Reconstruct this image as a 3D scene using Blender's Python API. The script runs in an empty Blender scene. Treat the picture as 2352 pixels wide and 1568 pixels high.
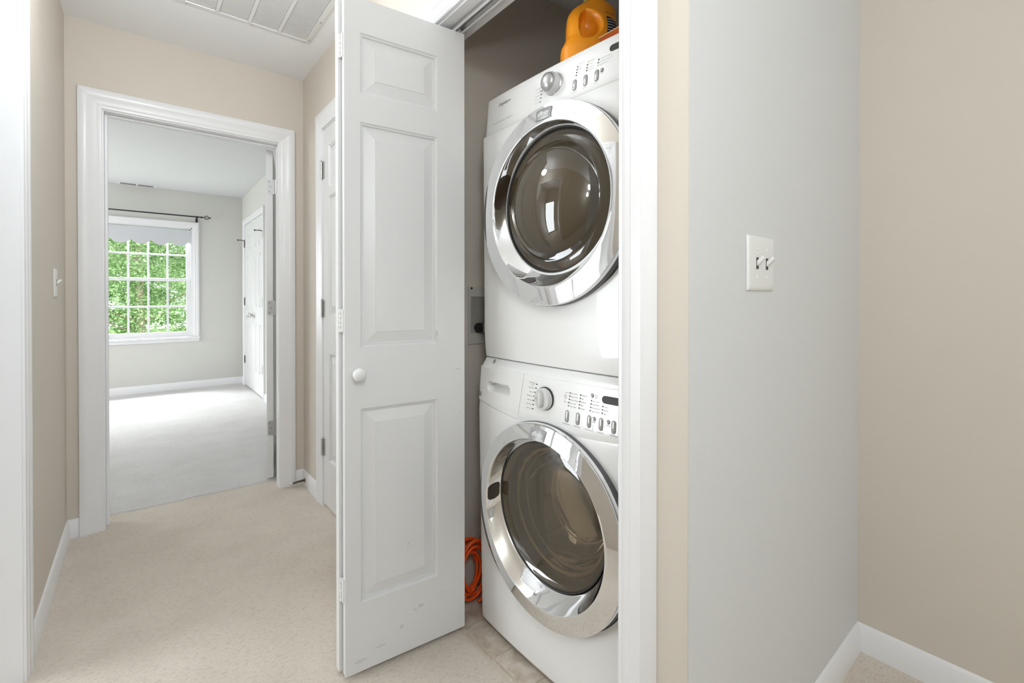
import bpy, bmesh, math, random
from mathutils import Vector, Matrix
random.seed(4)
C = bpy.context.scene.collection
SC = bpy.context.scene
PI = math.pi

# ------------------------------------------------------------------ camera
cam_d = bpy.data.cameras.new('camera')
cam = bpy.data.objects.new('camera', cam_d); C.objects.link(cam)
F_PX = 1055.9
cam_d.sensor_width = 36.0
cam_d.lens = F_PX / 2352 * 36
cam_d.shift_y = -(784 - 689.9) / 2352
cam_d.clip_start = 0.02; cam_d.clip_end = 200
YAW, PITCH = 0.6804, 0.0059
_F = Vector((math.sin(YAW) * math.cos(PITCH), math.cos(YAW) * math.cos(PITCH), -math.sin(PITCH)))
_R = Vector((math.cos(YAW), -math.sin(YAW), 0)); _U = _R.cross(_F)
cam.matrix_world = Matrix(((_R.x, _U.x, -_F.x, 0), (_R.y, _U.y, -_F.y, 0), (_R.z, _U.z, -_F.z, 1.125), (0, 0, 0, 1)))
SC.camera = cam

# ------------------------------------------------------------------ view, world, lights
SC.view_settings.view_transform = 'Standard'
SC.view_settings.look = 'None'
SC.view_settings.exposure = 0.15
SC.view_settings.gamma = 1.0
SC.view_settings.use_curve_mapping = False
SC.cycles.use_denoising = True
SC.cycles.max_bounces = 10
SC.cycles.diffuse_bounces = 6
SC.cycles.glossy_bounces = 5
SC.cycles.transmission_bounces = 8
SC.cycles.transparent_max_bounces = 12
SC.cycles.caustics_reflective = False
SC.cycles.caustics_refractive = False
SC.cycles.sample_clamp_indirect = 4.0

w = bpy.data.worlds.new('world'); SC.world = w; w.use_nodes = True
bg = w.node_tree.nodes['Background']
bg.inputs['Color'].default_value = (0.92, 0.97, 1.0, 1)
bg.inputs['Strength'].default_value = 1.9

def light(name, kind, loc, energy, color=(1, 1, 1), size=0.3, size_y=None, target=None, shape=None):
    d = bpy.data.lights.new(name, kind)
    d.energy = energy; d.color = color
    if kind == 'AREA':
        d.shape = shape or ('RECTANGLE' if size_y else 'DISK')
        d.size = size
        if size_y: d.size_y = size_y
    elif kind == 'POINT':
        d.shadow_soft_size = size
    elif kind == 'SUN':
        d.angle = size
    o = bpy.data.objects.new(name, d); C.objects.link(o); o.location = loc
    if target is not None:
        o.rotation_euler = (Vector(target) - Vector(loc)).to_track_quat('-Z', 'Y').to_euler()
    return o

# the sun on the trees outside, from the house side
light('sun', 'SUN', (0, 0, 20), 3.2, (1.0, 0.96, 0.88), 0.05, target=(0.25, 0.75, 19.35))
# added lamps on landing, in left room, at bedroom's unseen side; no windows there
light('landing_area_fill', 'AREA', (0.55, -2.1, 1.5), 10, (0.89, 0.95, 1.0), 1.6, 1.6, target=(0.6, 1.0, 1.2))
light('side_room_fill', 'AREA', (-1.95, 2.27, 0.95), 31, (0.90, 0.955, 1.0), 0.6, 1.7, target=(1.0, 0.95, 0.75))
light('bedroom_side_fill', 'AREA', (-2.3, 5.8, 1.35), 58, (0.93, 0.965, 1.0), 2.0, 1.4, target=(1.0, 5.6, 0.6))
light('bedroom_window_skylight', 'AREA', (0.08, 8.1, 3.0), 660, (0.93, 0.965, 1.0), 1.6, 1.2, target=(0.1, 6.0, 0.2))
# added point lamps, unseen, brightening hall and landing; no globe fixtures there
light('hall_end_fill', 'POINT', (0.00, 1.70, 2.20), 13.5, (0.89, 0.95, 1.0), 0.08)
light('landing_point_fill', 'POINT', (-0.12, -0.50, 1.98), 18, (0.86, 0.94, 1.0), 0.14)
# the photographer's lamp just above the camera
light('camera_lamp', 'POINT', (0.00, -0.12, 1.58), 9.0, (0.89, 0.95, 1.0), 0.08)

# ------------------------------------------------------------------ materials
def mat(name, col, rough=0.5, metal=0.0, noise=None, bump=None, coat=0.0, spec=0.5, trans=0.0, emit=None):
    """noise=(scale, amount, detail)   bump=(scale, strength, distance)"""
    m = bpy.data.materials.new(name); m.use_nodes = True
    nt = m.node_tree; b = nt.nodes['Principled BSDF']
    b.inputs['Roughness'].default_value = rough
    b.inputs['Metallic'].default_value = metal
    b.inputs['Specular IOR Level'].default_value = spec
    b.inputs['Coat Weight'].default_value = coat
    b.inputs['Transmission Weight'].default_value = trans
    c = (col[0], col[1], col[2], 1)
    b.inputs['Base Color'].default_value = c
    tc = nt.nodes.new('ShaderNodeTexCoord')
    if noise:
        n = nt.nodes.new('ShaderNodeTexNoise'); n.inputs['Scale'].default_value = noise[0]
        n.inputs['Detail'].default_value = noise[2] if len(noise) > 2 else 4
        nt.links.new(tc.outputs['Object'], n.inputs['Vector'])
        r = nt.nodes.new('ShaderNodeMix'); r.data_type = 'RGBA'
        a = noise[1]
        r.inputs['A'].default_value = (c[0] * (1 - a), c[1] * (1 - a), c[2] * (1 - a), 1)
        r.inputs['B'].default_value = (min(1, c[0] * (1 + a)), min(1, c[1] * (1 + a)), min(1, c[2] * (1 + a)), 1)
        nt.links.new(n.outputs['Fac'], r.inputs['Factor'])
        nt.links.new(r.outputs['Result'], b.inputs['Base Color'])
    if bump:
        n = nt.nodes.new('ShaderNodeTexNoise'); n.inputs['Scale'].default_value = bump[0]; n.inputs['Detail'].default_value = 5
        nt.links.new(tc.outputs['Object'], n.inputs['Vector'])
        k = nt.nodes.new('ShaderNodeBump'); k.inputs['Strength'].default_value = bump[1]; k.inputs['Distance'].default_value = bump[2]
        nt.links.new(n.outputs['Fac'], k.inputs['Height']); nt.links.new(k.outputs['Normal'], b.inputs['Normal'])
    return m

def carpet(name, col, dark):
    m = bpy.data.materials.new(name); m.use_nodes = True
    nt = m.node_tree; b = nt.nodes['Principled BSDF']; L = nt.links
    b.inputs['Roughness'].default_value = 1.0; b.inputs['Specular IOR Level'].default_value = 0.05
    b.inputs['Sheen Weight'].default_value = 0.15
    tc = nt.nodes.new('ShaderNodeTexCoord')
    mp = nt.nodes.new('ShaderNodeMapping'); mp.inputs['Rotation'].default_value = (0, 0, 0.5); mp.inputs['Scale'].default_value = (1, 2.4, 1)
    L.new(tc.outputs['Object'], mp.inputs['Vector'])
    def nz(scale, det, src, rough=0.55):
        n = nt.nodes.new('ShaderNodeTexNoise'); n.inputs['Scale'].default_value = scale; n.inputs['Detail'].default_value = det
        n.inputs['Roughness'].default_value = rough
        L.new(src, n.inputs['Vector']); return n
    big = nz(4.5, 5, tc.outputs['Object']); dent = nz(55, 3, mp.outputs['Vector'], 0.6); fib = nz(420, 2, tc.outputs['Object'])
    rp = nt.nodes.new('ShaderNodeValToRGB')
    rp.color_ramp.elements[0].position = 0.30; rp.color_ramp.elements[0].color = (*dark, 1)
    rp.color_ramp.elements[1].position = 0.46; rp.color_ramp.elements[1].color = (*col, 1)
    L.new(dent.outputs['Fac'], rp.inputs['Fac'])
    mx = nt.nodes.new('ShaderNodeMix'); mx.data_type = 'RGBA'; mx.blend_type = 'MULTIPLY'; mx.inputs['Factor'].default_value = 1.0
    r2 = nt.nodes.new('ShaderNodeValToRGB')
    r2.color_ramp.elements[0].position = 0.3; r2.color_ramp.elements[0].color = (0.90, 0.895, 0.885, 1)
    r2.color_ramp.elements[1].position = 0.7; r2.color_ramp.elements[1].color = (1, 1, 1, 1)
    L.new(big.outputs['Fac'], r2.inputs['Fac'])
    L.new(rp.outputs['Color'], mx.inputs['A']); L.new(r2.outputs['Color'], mx.inputs['B'])
    m3 = nt.nodes.new('ShaderNodeMix'); m3.data_type = 'RGBA'; m3.blend_type = 'MULTIPLY'; m3.inputs['Factor'].default_value = 1.0
    r3 = nt.nodes.new('ShaderNodeValToRGB')
    r3.color_ramp.elements[0].position = 0.35; r3.color_ramp.elements[0].color = (0.86, 0.85, 0.83, 1)
    r3.color_ramp.elements[1].position = 0.62; r3.color_ramp.elements[1].color = (1, 1, 1, 1)
    L.new(fib.outputs['Fac'], r3.inputs['Fac']); L.new(mx.outputs['Result'], m3.inputs['A']); L.new(r3.outputs['Color'], m3.inputs['B'])
    L.new(m3.outputs['Result'], b.inputs['Base Color'])
    ad = nt.nodes.new('ShaderNodeMath'); ad.operation = 'MULTIPLY_ADD'; ad.inputs[1].default_value = 0.35
    L.new(fib.outputs['Fac'], ad.inputs[0]); L.new(dent.outputs['Fac'], ad.inputs[2])
    bp = nt.nodes.new('ShaderNodeBump'); bp.inputs['Strength'].default_value = 0.55; bp.inputs['Distance'].default_value = 0.012
    L.new(ad.outputs['Value'], bp.inputs['Height']); L.new(bp.outputs['Normal'], b.inputs['Normal'])
    return m

def glass_mat(name, tint, refl=1.5, rough=0.0, boost=0.0, haze=None):
    m = bpy.data.materials.new(name); m.use_nodes = True
    nt = m.node_tree; nt.nodes.clear(); L = nt.links
    out = nt.nodes.new('ShaderNodeOutputMaterial'); mx = nt.nodes.new('ShaderNodeMixShader')
    tr = nt.nodes.new('ShaderNodeBsdfTransparent'); tr.inputs['Color'].default_value = (*tint, 1)
    gl = nt.nodes.new('ShaderNodeBsdfGlossy'); gl.inputs['Roughness'].default_value = rough
    fr = nt.nodes.new('ShaderNodeFresnel'); fr.inputs['IOR'].default_value = refl
    ad = nt.nodes.new('ShaderNodeMath'); ad.operation = 'ADD'; ad.inputs[1].default_value = boost; ad.use_clamp = True
    L.new(fr.outputs['Fac'], ad.inputs[0]); L.new(ad.outputs['Value'], mx.inputs['Fac'])
    body_ = tr
    if haze:
        df = nt.nodes.new('ShaderNodeBsdfDiffuse'); df.inputs['Color'].default_value = (*haze[0], 1)
        body_ = nt.nodes.new('ShaderNodeMixShader'); body_.inputs['Fac'].default_value = haze[1]
        L.new(tr.outputs['BSDF'], body_.inputs[1]); L.new(df.outputs['BSDF'], body_.inputs[2])
    L.new(body_.outputs[0], mx.inputs[1]); L.new(gl.outputs['BSDF'], mx.inputs[2]); L.new(mx.outputs['Shader'], out.inputs['Surface'])
    return m

M = {}
M['beige'] = mat('beige_wall_paint', (0.635, 0.582, 0.51), 0.7, bump=(180, 0.08, 0.002), noise=(2.2, 0.03, 3))
M['white_wall'] = mat('grey_white_wall_paint', (0.66, 0.665, 0.66), 0.6, bump=(160, 0.07, 0.002), noise=(2.0, 0.015, 3))
M['closet_tan_lit'] = mat('lightened_closet_tan', (0.69, 0.63, 0.555), 0.7, bump=(150, 0.1, 0.002), noise=(2.5, 0.04, 3))  # hall tan paint, made paler here to brighten the dim closet
M['bed_paint'] = mat('pale_grey_wall_paint', (0.62, 0.615, 0.58), 0.7, bump=(180, 0.06, 0.002), noise=(2, 0.015, 3))
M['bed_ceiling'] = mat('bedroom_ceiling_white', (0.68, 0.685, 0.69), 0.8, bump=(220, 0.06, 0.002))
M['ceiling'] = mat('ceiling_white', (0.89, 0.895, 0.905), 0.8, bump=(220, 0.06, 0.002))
M['trim'] = mat('semi_gloss_white_trim', (0.81, 0.81, 0.82), 0.28, noise=(6, 0.012, 3), bump=(90, 0.03, 0.001))
M['door'] = mat('white_door_paint', (0.75, 0.75, 0.745), 0.35, noise=(5, 0.015, 4), bump=(240, 0.04, 0.001))
M['carpet'] = carpet('beige_carpet', (0.765, 0.69, 0.605), (0.61, 0.54, 0.46))
M['carpet2'] = carpet('daylight_tinted_carpet', (0.70, 0.69, 0.69), (0.62, 0.605, 0.60))  # hall carpet again, bluish daylight cast put into its colour
M['steel'] = mat('brushed_nickel', (0.62, 0.61, 0.60), 0.28, 1.0, noise=(30, 0.06, 2))
M['dark_steel'] = mat('dark_hinge_metal', (0.23, 0.225, 0.22), 0.4, 0.9, noise=(40, 0.08, 2))
M['hinge_grey'] = mat('satin_hinge_plate', (0.45, 0.445, 0.44), 0.5, 0.7, noise=(40, 0.06, 2))
M['black'] = mat('black_iron', (0.012, 0.012, 0.013), 0.45, noise=(30, 0.1, 2))
M['plastic'] = mat('white_plastic', (0.78, 0.78, 0.765), 0.3, noise=(8, 0.01, 2))
M['appl'] = mat('white_appliance_enamel', (0.79, 0.79, 0.78), 0.22, coat=0.3, noise=(4, 0.01, 2))
M['chrome'] = mat('chrome_plating', (0.90, 0.905, 0.91), 0.035, 1.0, noise=(9, 0.02, 3))
M['silver'] = mat('silver_plastic', (0.50, 0.50, 0.495), 0.22, 0.6, noise=(20, 0.03, 2))
M['badge'] = mat('satin_grey_badge', (0.36, 0.36, 0.36), 0.4, 0.3, noise=(30, 0.03, 2))
M['knob_clear'] = mat('pale_translucent_knob', (0.60, 0.60, 0.59), 0.12, coat=0.6, noise=(15, 0.02, 2))
M['gasket'] = mat('black_rubber', (0.012, 0.012, 0.012), 0.5, noise=(30, 0.1, 2))
M['rib'] = mat('tan_glass_rib', (0.62, 0.53, 0.38), 0.15, noise=(20, 0.05, 2), coat=0.5)
M['rim'] = mat('dark_grey_rim', (0.10, 0.10, 0.105), 0.3, noise=(30, 0.1, 2))
M['smoke'] = glass_mat('smoked_brown_glass', (0.56, 0.48, 0.36), 1.55, 0.0, 0.05, ((0.33, 0.25, 0.145), 0.13))
M['bowl'] = glass_mat('tinted_glass_bowl', (0.80, 0.74, 0.62), 1.5, 0.02, 0.04, ((0.40, 0.31, 0.20), 0.09))
M['pane'] = glass_mat('window_glass', (0.97, 0.98, 0.97), 1.07, 0.0, 0.0)
M['dryer_inner'] = mat('dark_brown_plastic', (0.085, 0.072, 0.052), 0.35, noise=(14, 0.1, 3))
M['slot'] = mat('dark_recess_shade', (0.035, 0.022, 0.012), 0.25, noise=(20, 0.2, 3))  # dark brown standing for the shade inside recesses
M['drum'] = mat('steel_drum', (0.33, 0.30, 0.25), 0.35, 0.8, noise=(60, 0.15, 2))
M['print'] = mat('grey_printed_ink', (0.16, 0.16, 0.16), 0.6, noise=(60, 0.05, 2))
M['print_pale'] = mat('pale_grey_printed_ink', (0.46, 0.46, 0.455), 0.6, noise=(60, 0.03, 2))
M['led'] = mat('dark_indicator_lens', (0.02, 0.02, 0.022), 0.3, noise=(60, 0.05, 2))
M['led_green'] = mat('yellow_green_indicator', (0.55, 0.60, 0.22), 0.3, noise=(60, 0.05, 2))
M['display'] = mat('dark_display_window', (0.04, 0.037, 0.034), 0.4, spec=0.25, noise=(30, 0.06, 2))
M['white_ink'] = mat('white_printed_ink', (0.85, 0.85, 0.84), 0.5, noise=(60, 0.01, 2))
M['orange'] = mat('orange_jug_plastic', (0.84, 0.30, 0.014), 0.33, noise=(9, 0.03, 2))
M['olive'] = mat('olive_cap_plastic', (0.30, 0.27, 0.085), 0.4, noise=(12, 0.05, 2))
M['label'] = mat('dark_product_label', (0.03, 0.02, 0.022), 0.4, noise=(120, 0.4, 4))
M['pouch'] = mat('orange_carton', (0.60, 0.15, 0.03), 0.35, noise=(10, 0.08, 2))
M['gold'] = mat('pale_carton_edge', (0.75, 0.55, 0.30), 0.5, noise=(20, 0.05, 2))
M['cord'] = mat('orange_cord_jacket', (0.90, 0.105, 0.012), 0.38, noise=(25, 0.06, 2))
M['brass'] = mat('worn_brass', (0.55, 0.50, 0.42), 0.3, 1.0, noise=(50, 0.15, 2))
M['shade'] = mat('white_shade_cloth', (0.62, 0.625, 0.65), 0.8, noise=(40, 0.02, 2))
M['bark'] = mat('grey_bark', (0.30, 0.25, 0.19), 0.9, noise=(12, 0.25, 4), bump=(30, 0.5, 0.03))
M['ground'] = mat('grass_ground', (0.22, 0.36, 0.10), 0.95, noise=(3, 0.3, 4))
M['rubber_tip'] = mat('white_rubber', (0.72, 0.71, 0.69), 0.6, noise=(40, 0.03, 2))
M['spring'] = mat('bronze_spring', (0.16, 0.12, 0.09), 0.35, 0.9, noise=(60, 0.1, 2))

def tile_mat():
    m = bpy.data.materials.new('marbled_vinyl_tile'); m.use_nodes = True
    nt = m.node_tree; b = nt.nodes['Principled BSDF']; L = nt.links
    tc = nt.nodes.new('ShaderNodeTexCoord'); n = nt.nodes.new('ShaderNodeTexNoise')
    n.inputs['Scale'].default_value = 16; n.inputs['Detail'].default_value = 6; n.inputs['Roughness'].default_value = 0.65; n.inputs['Distortion'].default_value = 0.6
    g = nt.nodes.new('ShaderNodeNewGeometry'); L.new(g.outputs['Position'], n.inputs['Vector'])
    r = nt.nodes.new('ShaderNodeValToRGB')
    r.color_ramp.elements[0].position = 0.33; r.color_ramp.elements[0].color = (0.40, 0.32, 0.245, 1)
    r.color_ramp.elements[1].position = 0.66; r.color_ramp.elements[1].color = (0.66, 0.60, 0.52, 1)
    L.new(n.outputs['Fac'], r.inputs['Fac']); L.new(r.outputs['Color'], b.inputs['Base Color'])
    b.inputs['Roughness'].default_value = 0.35
    return m
M['tile'] = tile_mat()
M['grout'] = mat('pale_tile_joint', (0.58, 0.53, 0.45), 0.6, noise=(60, 0.06, 3))

def leaf_mat():
    m = bpy.data.materials.new('leaf_green'); m.use_nodes = True
    nt = m.node_tree; b = nt.nodes['Principled BSDF']; L = nt.links
    g = nt.nodes.new('ShaderNodeNewGeometry'); r = nt.nodes.new('ShaderNodeValToRGB')
    r.color_ramp.elements[0].color = (0.25, 0.39, 0.18, 1); r.color_ramp.elements[1].color = (0.48, 0.63, 0.37, 1)
    L.new(g.outputs['Random Per Island'], r.inputs['Fac']); L.new(r.outputs['Color'], b.inputs['Base Color'])
    b.inputs['Roughness'].default_value = 0.6
    tl = nt.nodes.new('ShaderNodeBsdfTranslucent'); L.new(r.outputs['Color'], tl.inputs['Color'])
    mx = nt.nodes.new('ShaderNodeMixShader'); mx.inputs['Fac'].default_value = 0.45
    L.new(b.outputs['BSDF'], mx.inputs[1]); L.new(tl.outputs['BSDF'], mx.inputs[2])
    L.new(mx.outputs['Shader'], nt.nodes['Material Output'].inputs['Surface'])
    return m
M['leaf'] = leaf_mat()

# ------------------------------------------------------------------ mesh helpers
class MB:
    def __init__(s): s.v = []; s.f = []
    def add(s, vs, fs):
        k = len(s.v); s.v += [tuple(p) for p in vs]; s.f += [tuple(i + k for i in f) for f in fs]; return s
    def box(s, x0, y0, z0, x1, y1, z1):
        return s.add([(x0, y0, z0), (x1, y0, z0), (x1, y1, z0), (x0, y1, z0), (x0, y0, z1), (x1, y0, z1), (x1, y1, z1), (x0, y1, z1)],
                     [(0, 3, 2, 1), (4, 5, 6, 7), (0, 1, 5, 4), (1, 2, 6, 5), (2, 3, 7, 6), (3, 0, 4, 7)])
    def loft(s, rings, close=True, cap0=True, cap1=True):
        n = len(rings[0]); k = len(s.v)
        for r in rings: s.v += [tuple(p) for p in r]
        for i in range(len(rings) - 1):
            for j in range(n if close else n - 1):
                a = k + i * n + j; b = k + i * n + (j + 1) % n
                s.f.append((a, b, b + n, a + n))
        if cap0: s.f.append(tuple(k + j for j in range(n))[::-1])
        if cap1: s.f.append(tuple(k + (len(rings) - 1) * n + j for j in range(n)))
        return s
    def lathe(s, prof, n=32, axis='y', c=(0, 0, 0), cap0=True, cap1=True):
        """prof: (radius, height along axis)"""
        rings = []
        for r, h in prof:
            ring = []
            for j in range(n):
                t = 2 * PI * j / n; a, b = r * math.cos(t), r * math.sin(t)
                if axis == 'y': p = (a, h, b)
                elif axis == 'z': p = (a, b, h)
                else: p = (h, a, b)
                ring.append((p[0] + c[0], p[1] + c[1], p[2] + c[2]))
            rings.append(ring)
        return s.loft(rings, True, cap0, cap1)
    def tube(s, pts, r, n=8, caps=True):
        rings = []; P = [Vector(p) for p in pts]; prev = None
        for i, p in enumerate(P):
            d = (P[min(i + 1, len(P) - 1)] - P[max(i - 1, 0)]).normalized()
            if prev is None:
                u = d.orthogonal().normalized()
            else:
                u = (prev - d * prev.dot(d)).normalized()
            prev = u; v = d.cross(u); rr = r[i] if isinstance(r, (list, tuple)) else r
            rings.append([tuple(p + (u * math.cos(2 * PI * j / n) + v * math.sin(2 * PI * j / n)) * rr) for j in range(n)])
        return s.loft(rings, True, caps, caps)
    def xform(s, fn, k=0):
        s.v[k:] = [tuple(fn(Vector(p))) for p in s.v[k:]]; return s
    def build(s, name, m, parent=None, smooth=False, bevel=0, seg=2, auto=None):
        me = bpy.data.meshes.new(name); me.from_pydata(s.v, [], s.f)
        bm = bmesh.new(); bm.from_mesh(me); bmesh.ops.recalc_face_normals(bm, faces=bm.faces)
        if auto is not None:
            smooth = True
            for e in bm.edges:
                if len(e.link_faces) == 2 and e.calc_face_angle(0) > math.radians(auto): e.smooth = False
        if smooth:
            for f in bm.faces: f.smooth = True
        bm.to_mesh(me); bm.free()
        me.materials.append(m)
        o = bpy.data.objects.new(name, me); C.objects.link(o)
        if parent: o.parent = parent
        if bevel:
            b = o.modifiers.new('bevel', 'BEVEL'); b.width = bevel; b.segments = seg; b.limit_method = 'ANGLE'; b.angle_limit = 0.6
            b.harden_normals = False
        return o

def tag(o, label, cat, group=None, kind=None):
    o['label'] = label; o['category'] = cat
    if group: o['group'] = group
    if kind: o['kind'] = kind
    return o
def empty(name, loc=(0, 0, 0), rz=0.0, parent=None):
    o = bpy.data.objects.new(name, None); C.objects.link(o); o.empty_display_size = 0.1
    o.location = loc; o.rotation_euler = (0, 0, rz)
    if parent: o.parent = parent
    return o
def structure(mb, name, m, label, cat, **k):
    return tag(mb.build(name, m, **k), label, cat, kind='structure')

_fonts = {}
def text_into(mb, s, size, fn, align='LEFT', shear=0.0, spacing=1.0, bold=0.0):
    """fn maps flat (x, y) of the lettering to a 3-D point"""
    cu = bpy.data.curves.new('t', 'FONT'); cu.body = s; cu.size = size; cu.align_x = align; cu.shear = shear; cu.space_character = spacing
    cu.resolution_u = 2; cu.offset = bold * size
    o = bpy.data.objects.new('t', cu); C.objects.link(o)
    dg = bpy.context.evaluated_depsgraph_get(); me = o.evaluated_get(dg).to_mesh()
    mb.add([fn(v.co.x, v.co.y) for v in me.vertices], [tuple(p.vertices) for p in me.polygons])
    o.evaluated_get(dg).to_mesh_clear()
    bpy.data.objects.remove(o); bpy.data.curves.remove(cu)

def capsule(w_, h_, n=10):
    """outline of an upright pill centred on 0, width w_, height h_ (or lying when w_ > h_)"""
    r = min(w_, h_) / 2; out = []
    if h_ >= w_:
        d = h_ / 2 - r
        for i in range(n + 1): t = PI * i / n; out.append((r * math.cos(t), d + r * math.sin(t)))
        for i in range(n + 1): t = PI + PI * i / n; out.append((r * math.cos(t), -d + r * math.sin(t)))
    else:
        d = w_ / 2 - r
        for i in range(n + 1): t = -PI / 2 + PI * i / n; out.append((d + r * math.cos(t), r * math.sin(t)))
        for i in range(n + 1): t = PI / 2 + PI * i / n; out.append((-d + r * math.cos(t), r * math.sin(t)))
    return out

# ------------------------------------------------------------------ room shell
XL, XR, YB, ZC = -0.270, 0.774, 2.974, 2.44
YA, XG = 0.4465, 1.7916          # alcove wall, far right wall
JH = 2.03                        # door head height
# floors
structure(MB().add([(-0.375, -2.3, 0), (XG + .05, -2.3, 0), (XG + .05, YA + .05, 0), (0.834, YA + .05, 0), (0.834, 3.16, 0), (-0.375, 3.16, 0),
                    (-0.375, -2.3, -.1), (XG + .05, -2.3, -.1), (XG + .05, YA + .05, -.1), (0.834, YA + .05, -.1), (0.834, 3.16, -.1), (-0.375, 3.16, -.1)],
                   [(0, 1, 2, 3, 4, 5), (11, 10, 9, 8, 7, 6)] + [(i, i + 6, (i + 1) % 6 + 6, (i + 1) % 6) for i in range(6)]),
          'floor', M['carpet'], 'beige pile carpet of the hall and landing', 'carpet')
# bedroom carpet with a slightly lapped, wavy front edge
cols = []; x = -2.45
while x <= 1.101:
    t = (x + .15) / .81
    fy = 3.135 + .007 * math.sin(t * 22) * math.sin(t * 8.4 + 1) - .02 * (t - .5) if -.16 < x < .67 else 3.10
    cols.append((x, fy)); x += .02025
mb = MB().loft([[(x, y, -.05) for x, y in cols], [(x, y - .003, .001) for x, y in cols], [(x, y + .003, .0045) for x, y in cols], [(x, y + .012, .005) for x, y in cols], [(x, y + .03, .004) for x, y in cols], [(x, 7.0, .004) for x, y in cols], [(x, 7.0, -.05) for x, y in cols]], False, False, False)
structure(mb, 'floor_bedroom', M['carpet2'], 'bedroom carpet beyond the doorway, daylight cast put into its colour', 'carpet')
# laundry closet floor: joint bed + single tiles
fc = structure(MB().box(0.834, 0.55, -0.1, 1.73, 1.50, 0.001), 'floor_closet', M['grout'], 'marbled vinyl tile floor of the laundry closet', 'floor')
def tile(x0, x1, y0, y1):
    g = 0.0035; mb = MB(); b = 0.002
    x0 += g; x1 -= g; y0 += g; y1 -= g
    mb.loft([[(x0, y0, 0.0), (x1, y0, 0.0), (x1, y1, 0.0), (x0, y1, 0.0)],
             [(x0, y0, .0025), (x1, y0, .0025), (x1, y1, .0025), (x0, y1, .0025)],
             [(x0 + b, y0 + b, .004), (x1 - b, y0 + b, .004), (x1 - b, y1 - b, .004), (x0 + b, y1 - b, .004)]], cap0=False)
    return mb.build('tile', M['tile'], fc)
ys = [0.56] + [1.293 - 0.152 * k for k in range(4, -1, -1)] + [1.445, 1.48]
for i in range(len(ys) - 1):
    tile(0.8385, 0.853, ys[i], ys[i + 1])
    for k in range(6):
        x0 = 0.853 + 0.152 * k
        if x0 < 1.70: tile(x0, min(x0 + 0.152, 1.72), ys[i], ys[i + 1])

# ceilings
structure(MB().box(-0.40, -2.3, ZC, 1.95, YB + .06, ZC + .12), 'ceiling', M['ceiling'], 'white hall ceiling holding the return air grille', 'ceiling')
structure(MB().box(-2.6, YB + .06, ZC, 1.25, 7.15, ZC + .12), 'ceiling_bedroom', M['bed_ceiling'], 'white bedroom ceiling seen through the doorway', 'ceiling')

# walls
structure(MB().box(XL - .115, 1.958, 0, XL, YB, ZC).box(XL - .115, -2.3, 0, XL, 1.123, ZC).box(XL - .115, 1.123, JH + .02, XL, 1.958, ZC),
          'wall_left', M['beige'], 'beige left wall of the hall with a toggle switch', 'wall')
structure(MB().box(-2.6, YB, 0, -.164, YB + .115, ZC).box(.6565, YB, 0, 1.2, YB + .115, ZC).box(-.164, YB, JH + .02, .657, YB + .115, ZC),
          'wall_back', M['beige'], 'beige end wall of the hall around the bedroom doorway', 'wall')
structure(MB().box(XR, YA + .115, 0, XR + .113, .566, ZC).box(XR, 1.43, 0, XR + .113, 2.095, ZC).box(XR, 2.595, 0, XR + .113, YB, ZC)
          .box(XR, .566, JH + .025, XR + .113, 1.43, ZC).box(XR, 2.095, JH + .02, XR + .113, 2.595, ZC),
          'wall_right', M['beige'], 'beige right wall of the hall with closet openings', 'wall')
# the short return wall: beige end, grey-white face
structure(MB().box(XR + .0012, YA, 0, XG, YA + .115, ZC), 'wall_alcove', M['white_wall'], 'grey white wall with the double switch, right of the laundry closet', 'wall', bevel=0.0)
structure(MB().box(XR, YA + .001, 0, XR + .0035, YA + .116, ZC), 'wall_end', M['beige'], 'narrow beige wall strip between closet trim and grey white wall', 'wall')
structure(MB().box(XG, -2.3, 0, XG + .115, YA + .115, ZC), 'wall_far_right', M['beige'], 'beige wall at the right edge of the picture', 'wall')
structure(MB().box(-2.2, .45, 0, XL - .115, .55, ZC).box(-2.2, 2.6, 0, XL - .115, 2.7, ZC).box(-2.2, .55, 0, -2.1, 2.6, ZC), 'wall_side_room', M['white_wall'], 'walls of the room left of the hall', 'wall')
structure(MB().box(-2.2, .45, -.1, XL - .10, 2.7, -.001), 'floor_side_room', M['carpet'], 'carpet of the room left of the hall', 'carpet')
structure(MB().box(-2.2, .45, ZC, -.40, 2.7, ZC + .12), 'ceiling_side_room', M['ceiling'], 'ceiling of the room left of the hall', 'ceiling')
structure(MB().box(-.40, -2.42, 0, 1.95, -2.3, ZC), 'wall_rear', M['white_wall'], 'wall of the landing behind the camera', 'wall')
structure(MB().box(XR + .113, 1.48, 0, 1.83, 1.56, ZC), 'wall_closet_left', M['closet_tan_lit'], 'tan side wall of the laundry closet with the water outlet box', 'wall')
structure(MB().box(1.72, YA + .115, 0, 1.83, 1.48, ZC), 'wall_closet_back', M['closet_tan_lit'], 'tan rear wall of the laundry closet', 'wall')
YW = 6.955; XW = 1.053
structure(MB().box(-2.6, YW, 0, -.36, YW + .15, ZC).box(.518, YW, 0, XW + .12, YW + .15, ZC).box(-.36, YW, 0, .518, YW + .15, .635).box(-.36, YW, 2.005, .518, YW + .15, ZC),
          'wall_bedroom_back', M['bed_paint'], 'pale grey bedroom wall around the window', 'wall')
structure(MB().box(XW, YB + .115, 0, XW + .12, 5.625, ZC).box(XW, 6.765, 0, XW + .12, YW, ZC).box(XW, 5.625, 2.06, XW + .12, 6.765, ZC).box(XW + .1, 5.625, 0, XW + .12, 6.765, 2.06),
          'wall_bedroom_right', M['bed_paint'], 'pale bedroom wall around the double closet doors', 'wall')
structure(MB().box(-2.6, YB + .115, 0, -2.48, YW, ZC), 'wall_bedroom_left', M['bed_paint'], 'pale bedroom wall out of sight on the left', 'wall')

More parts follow.
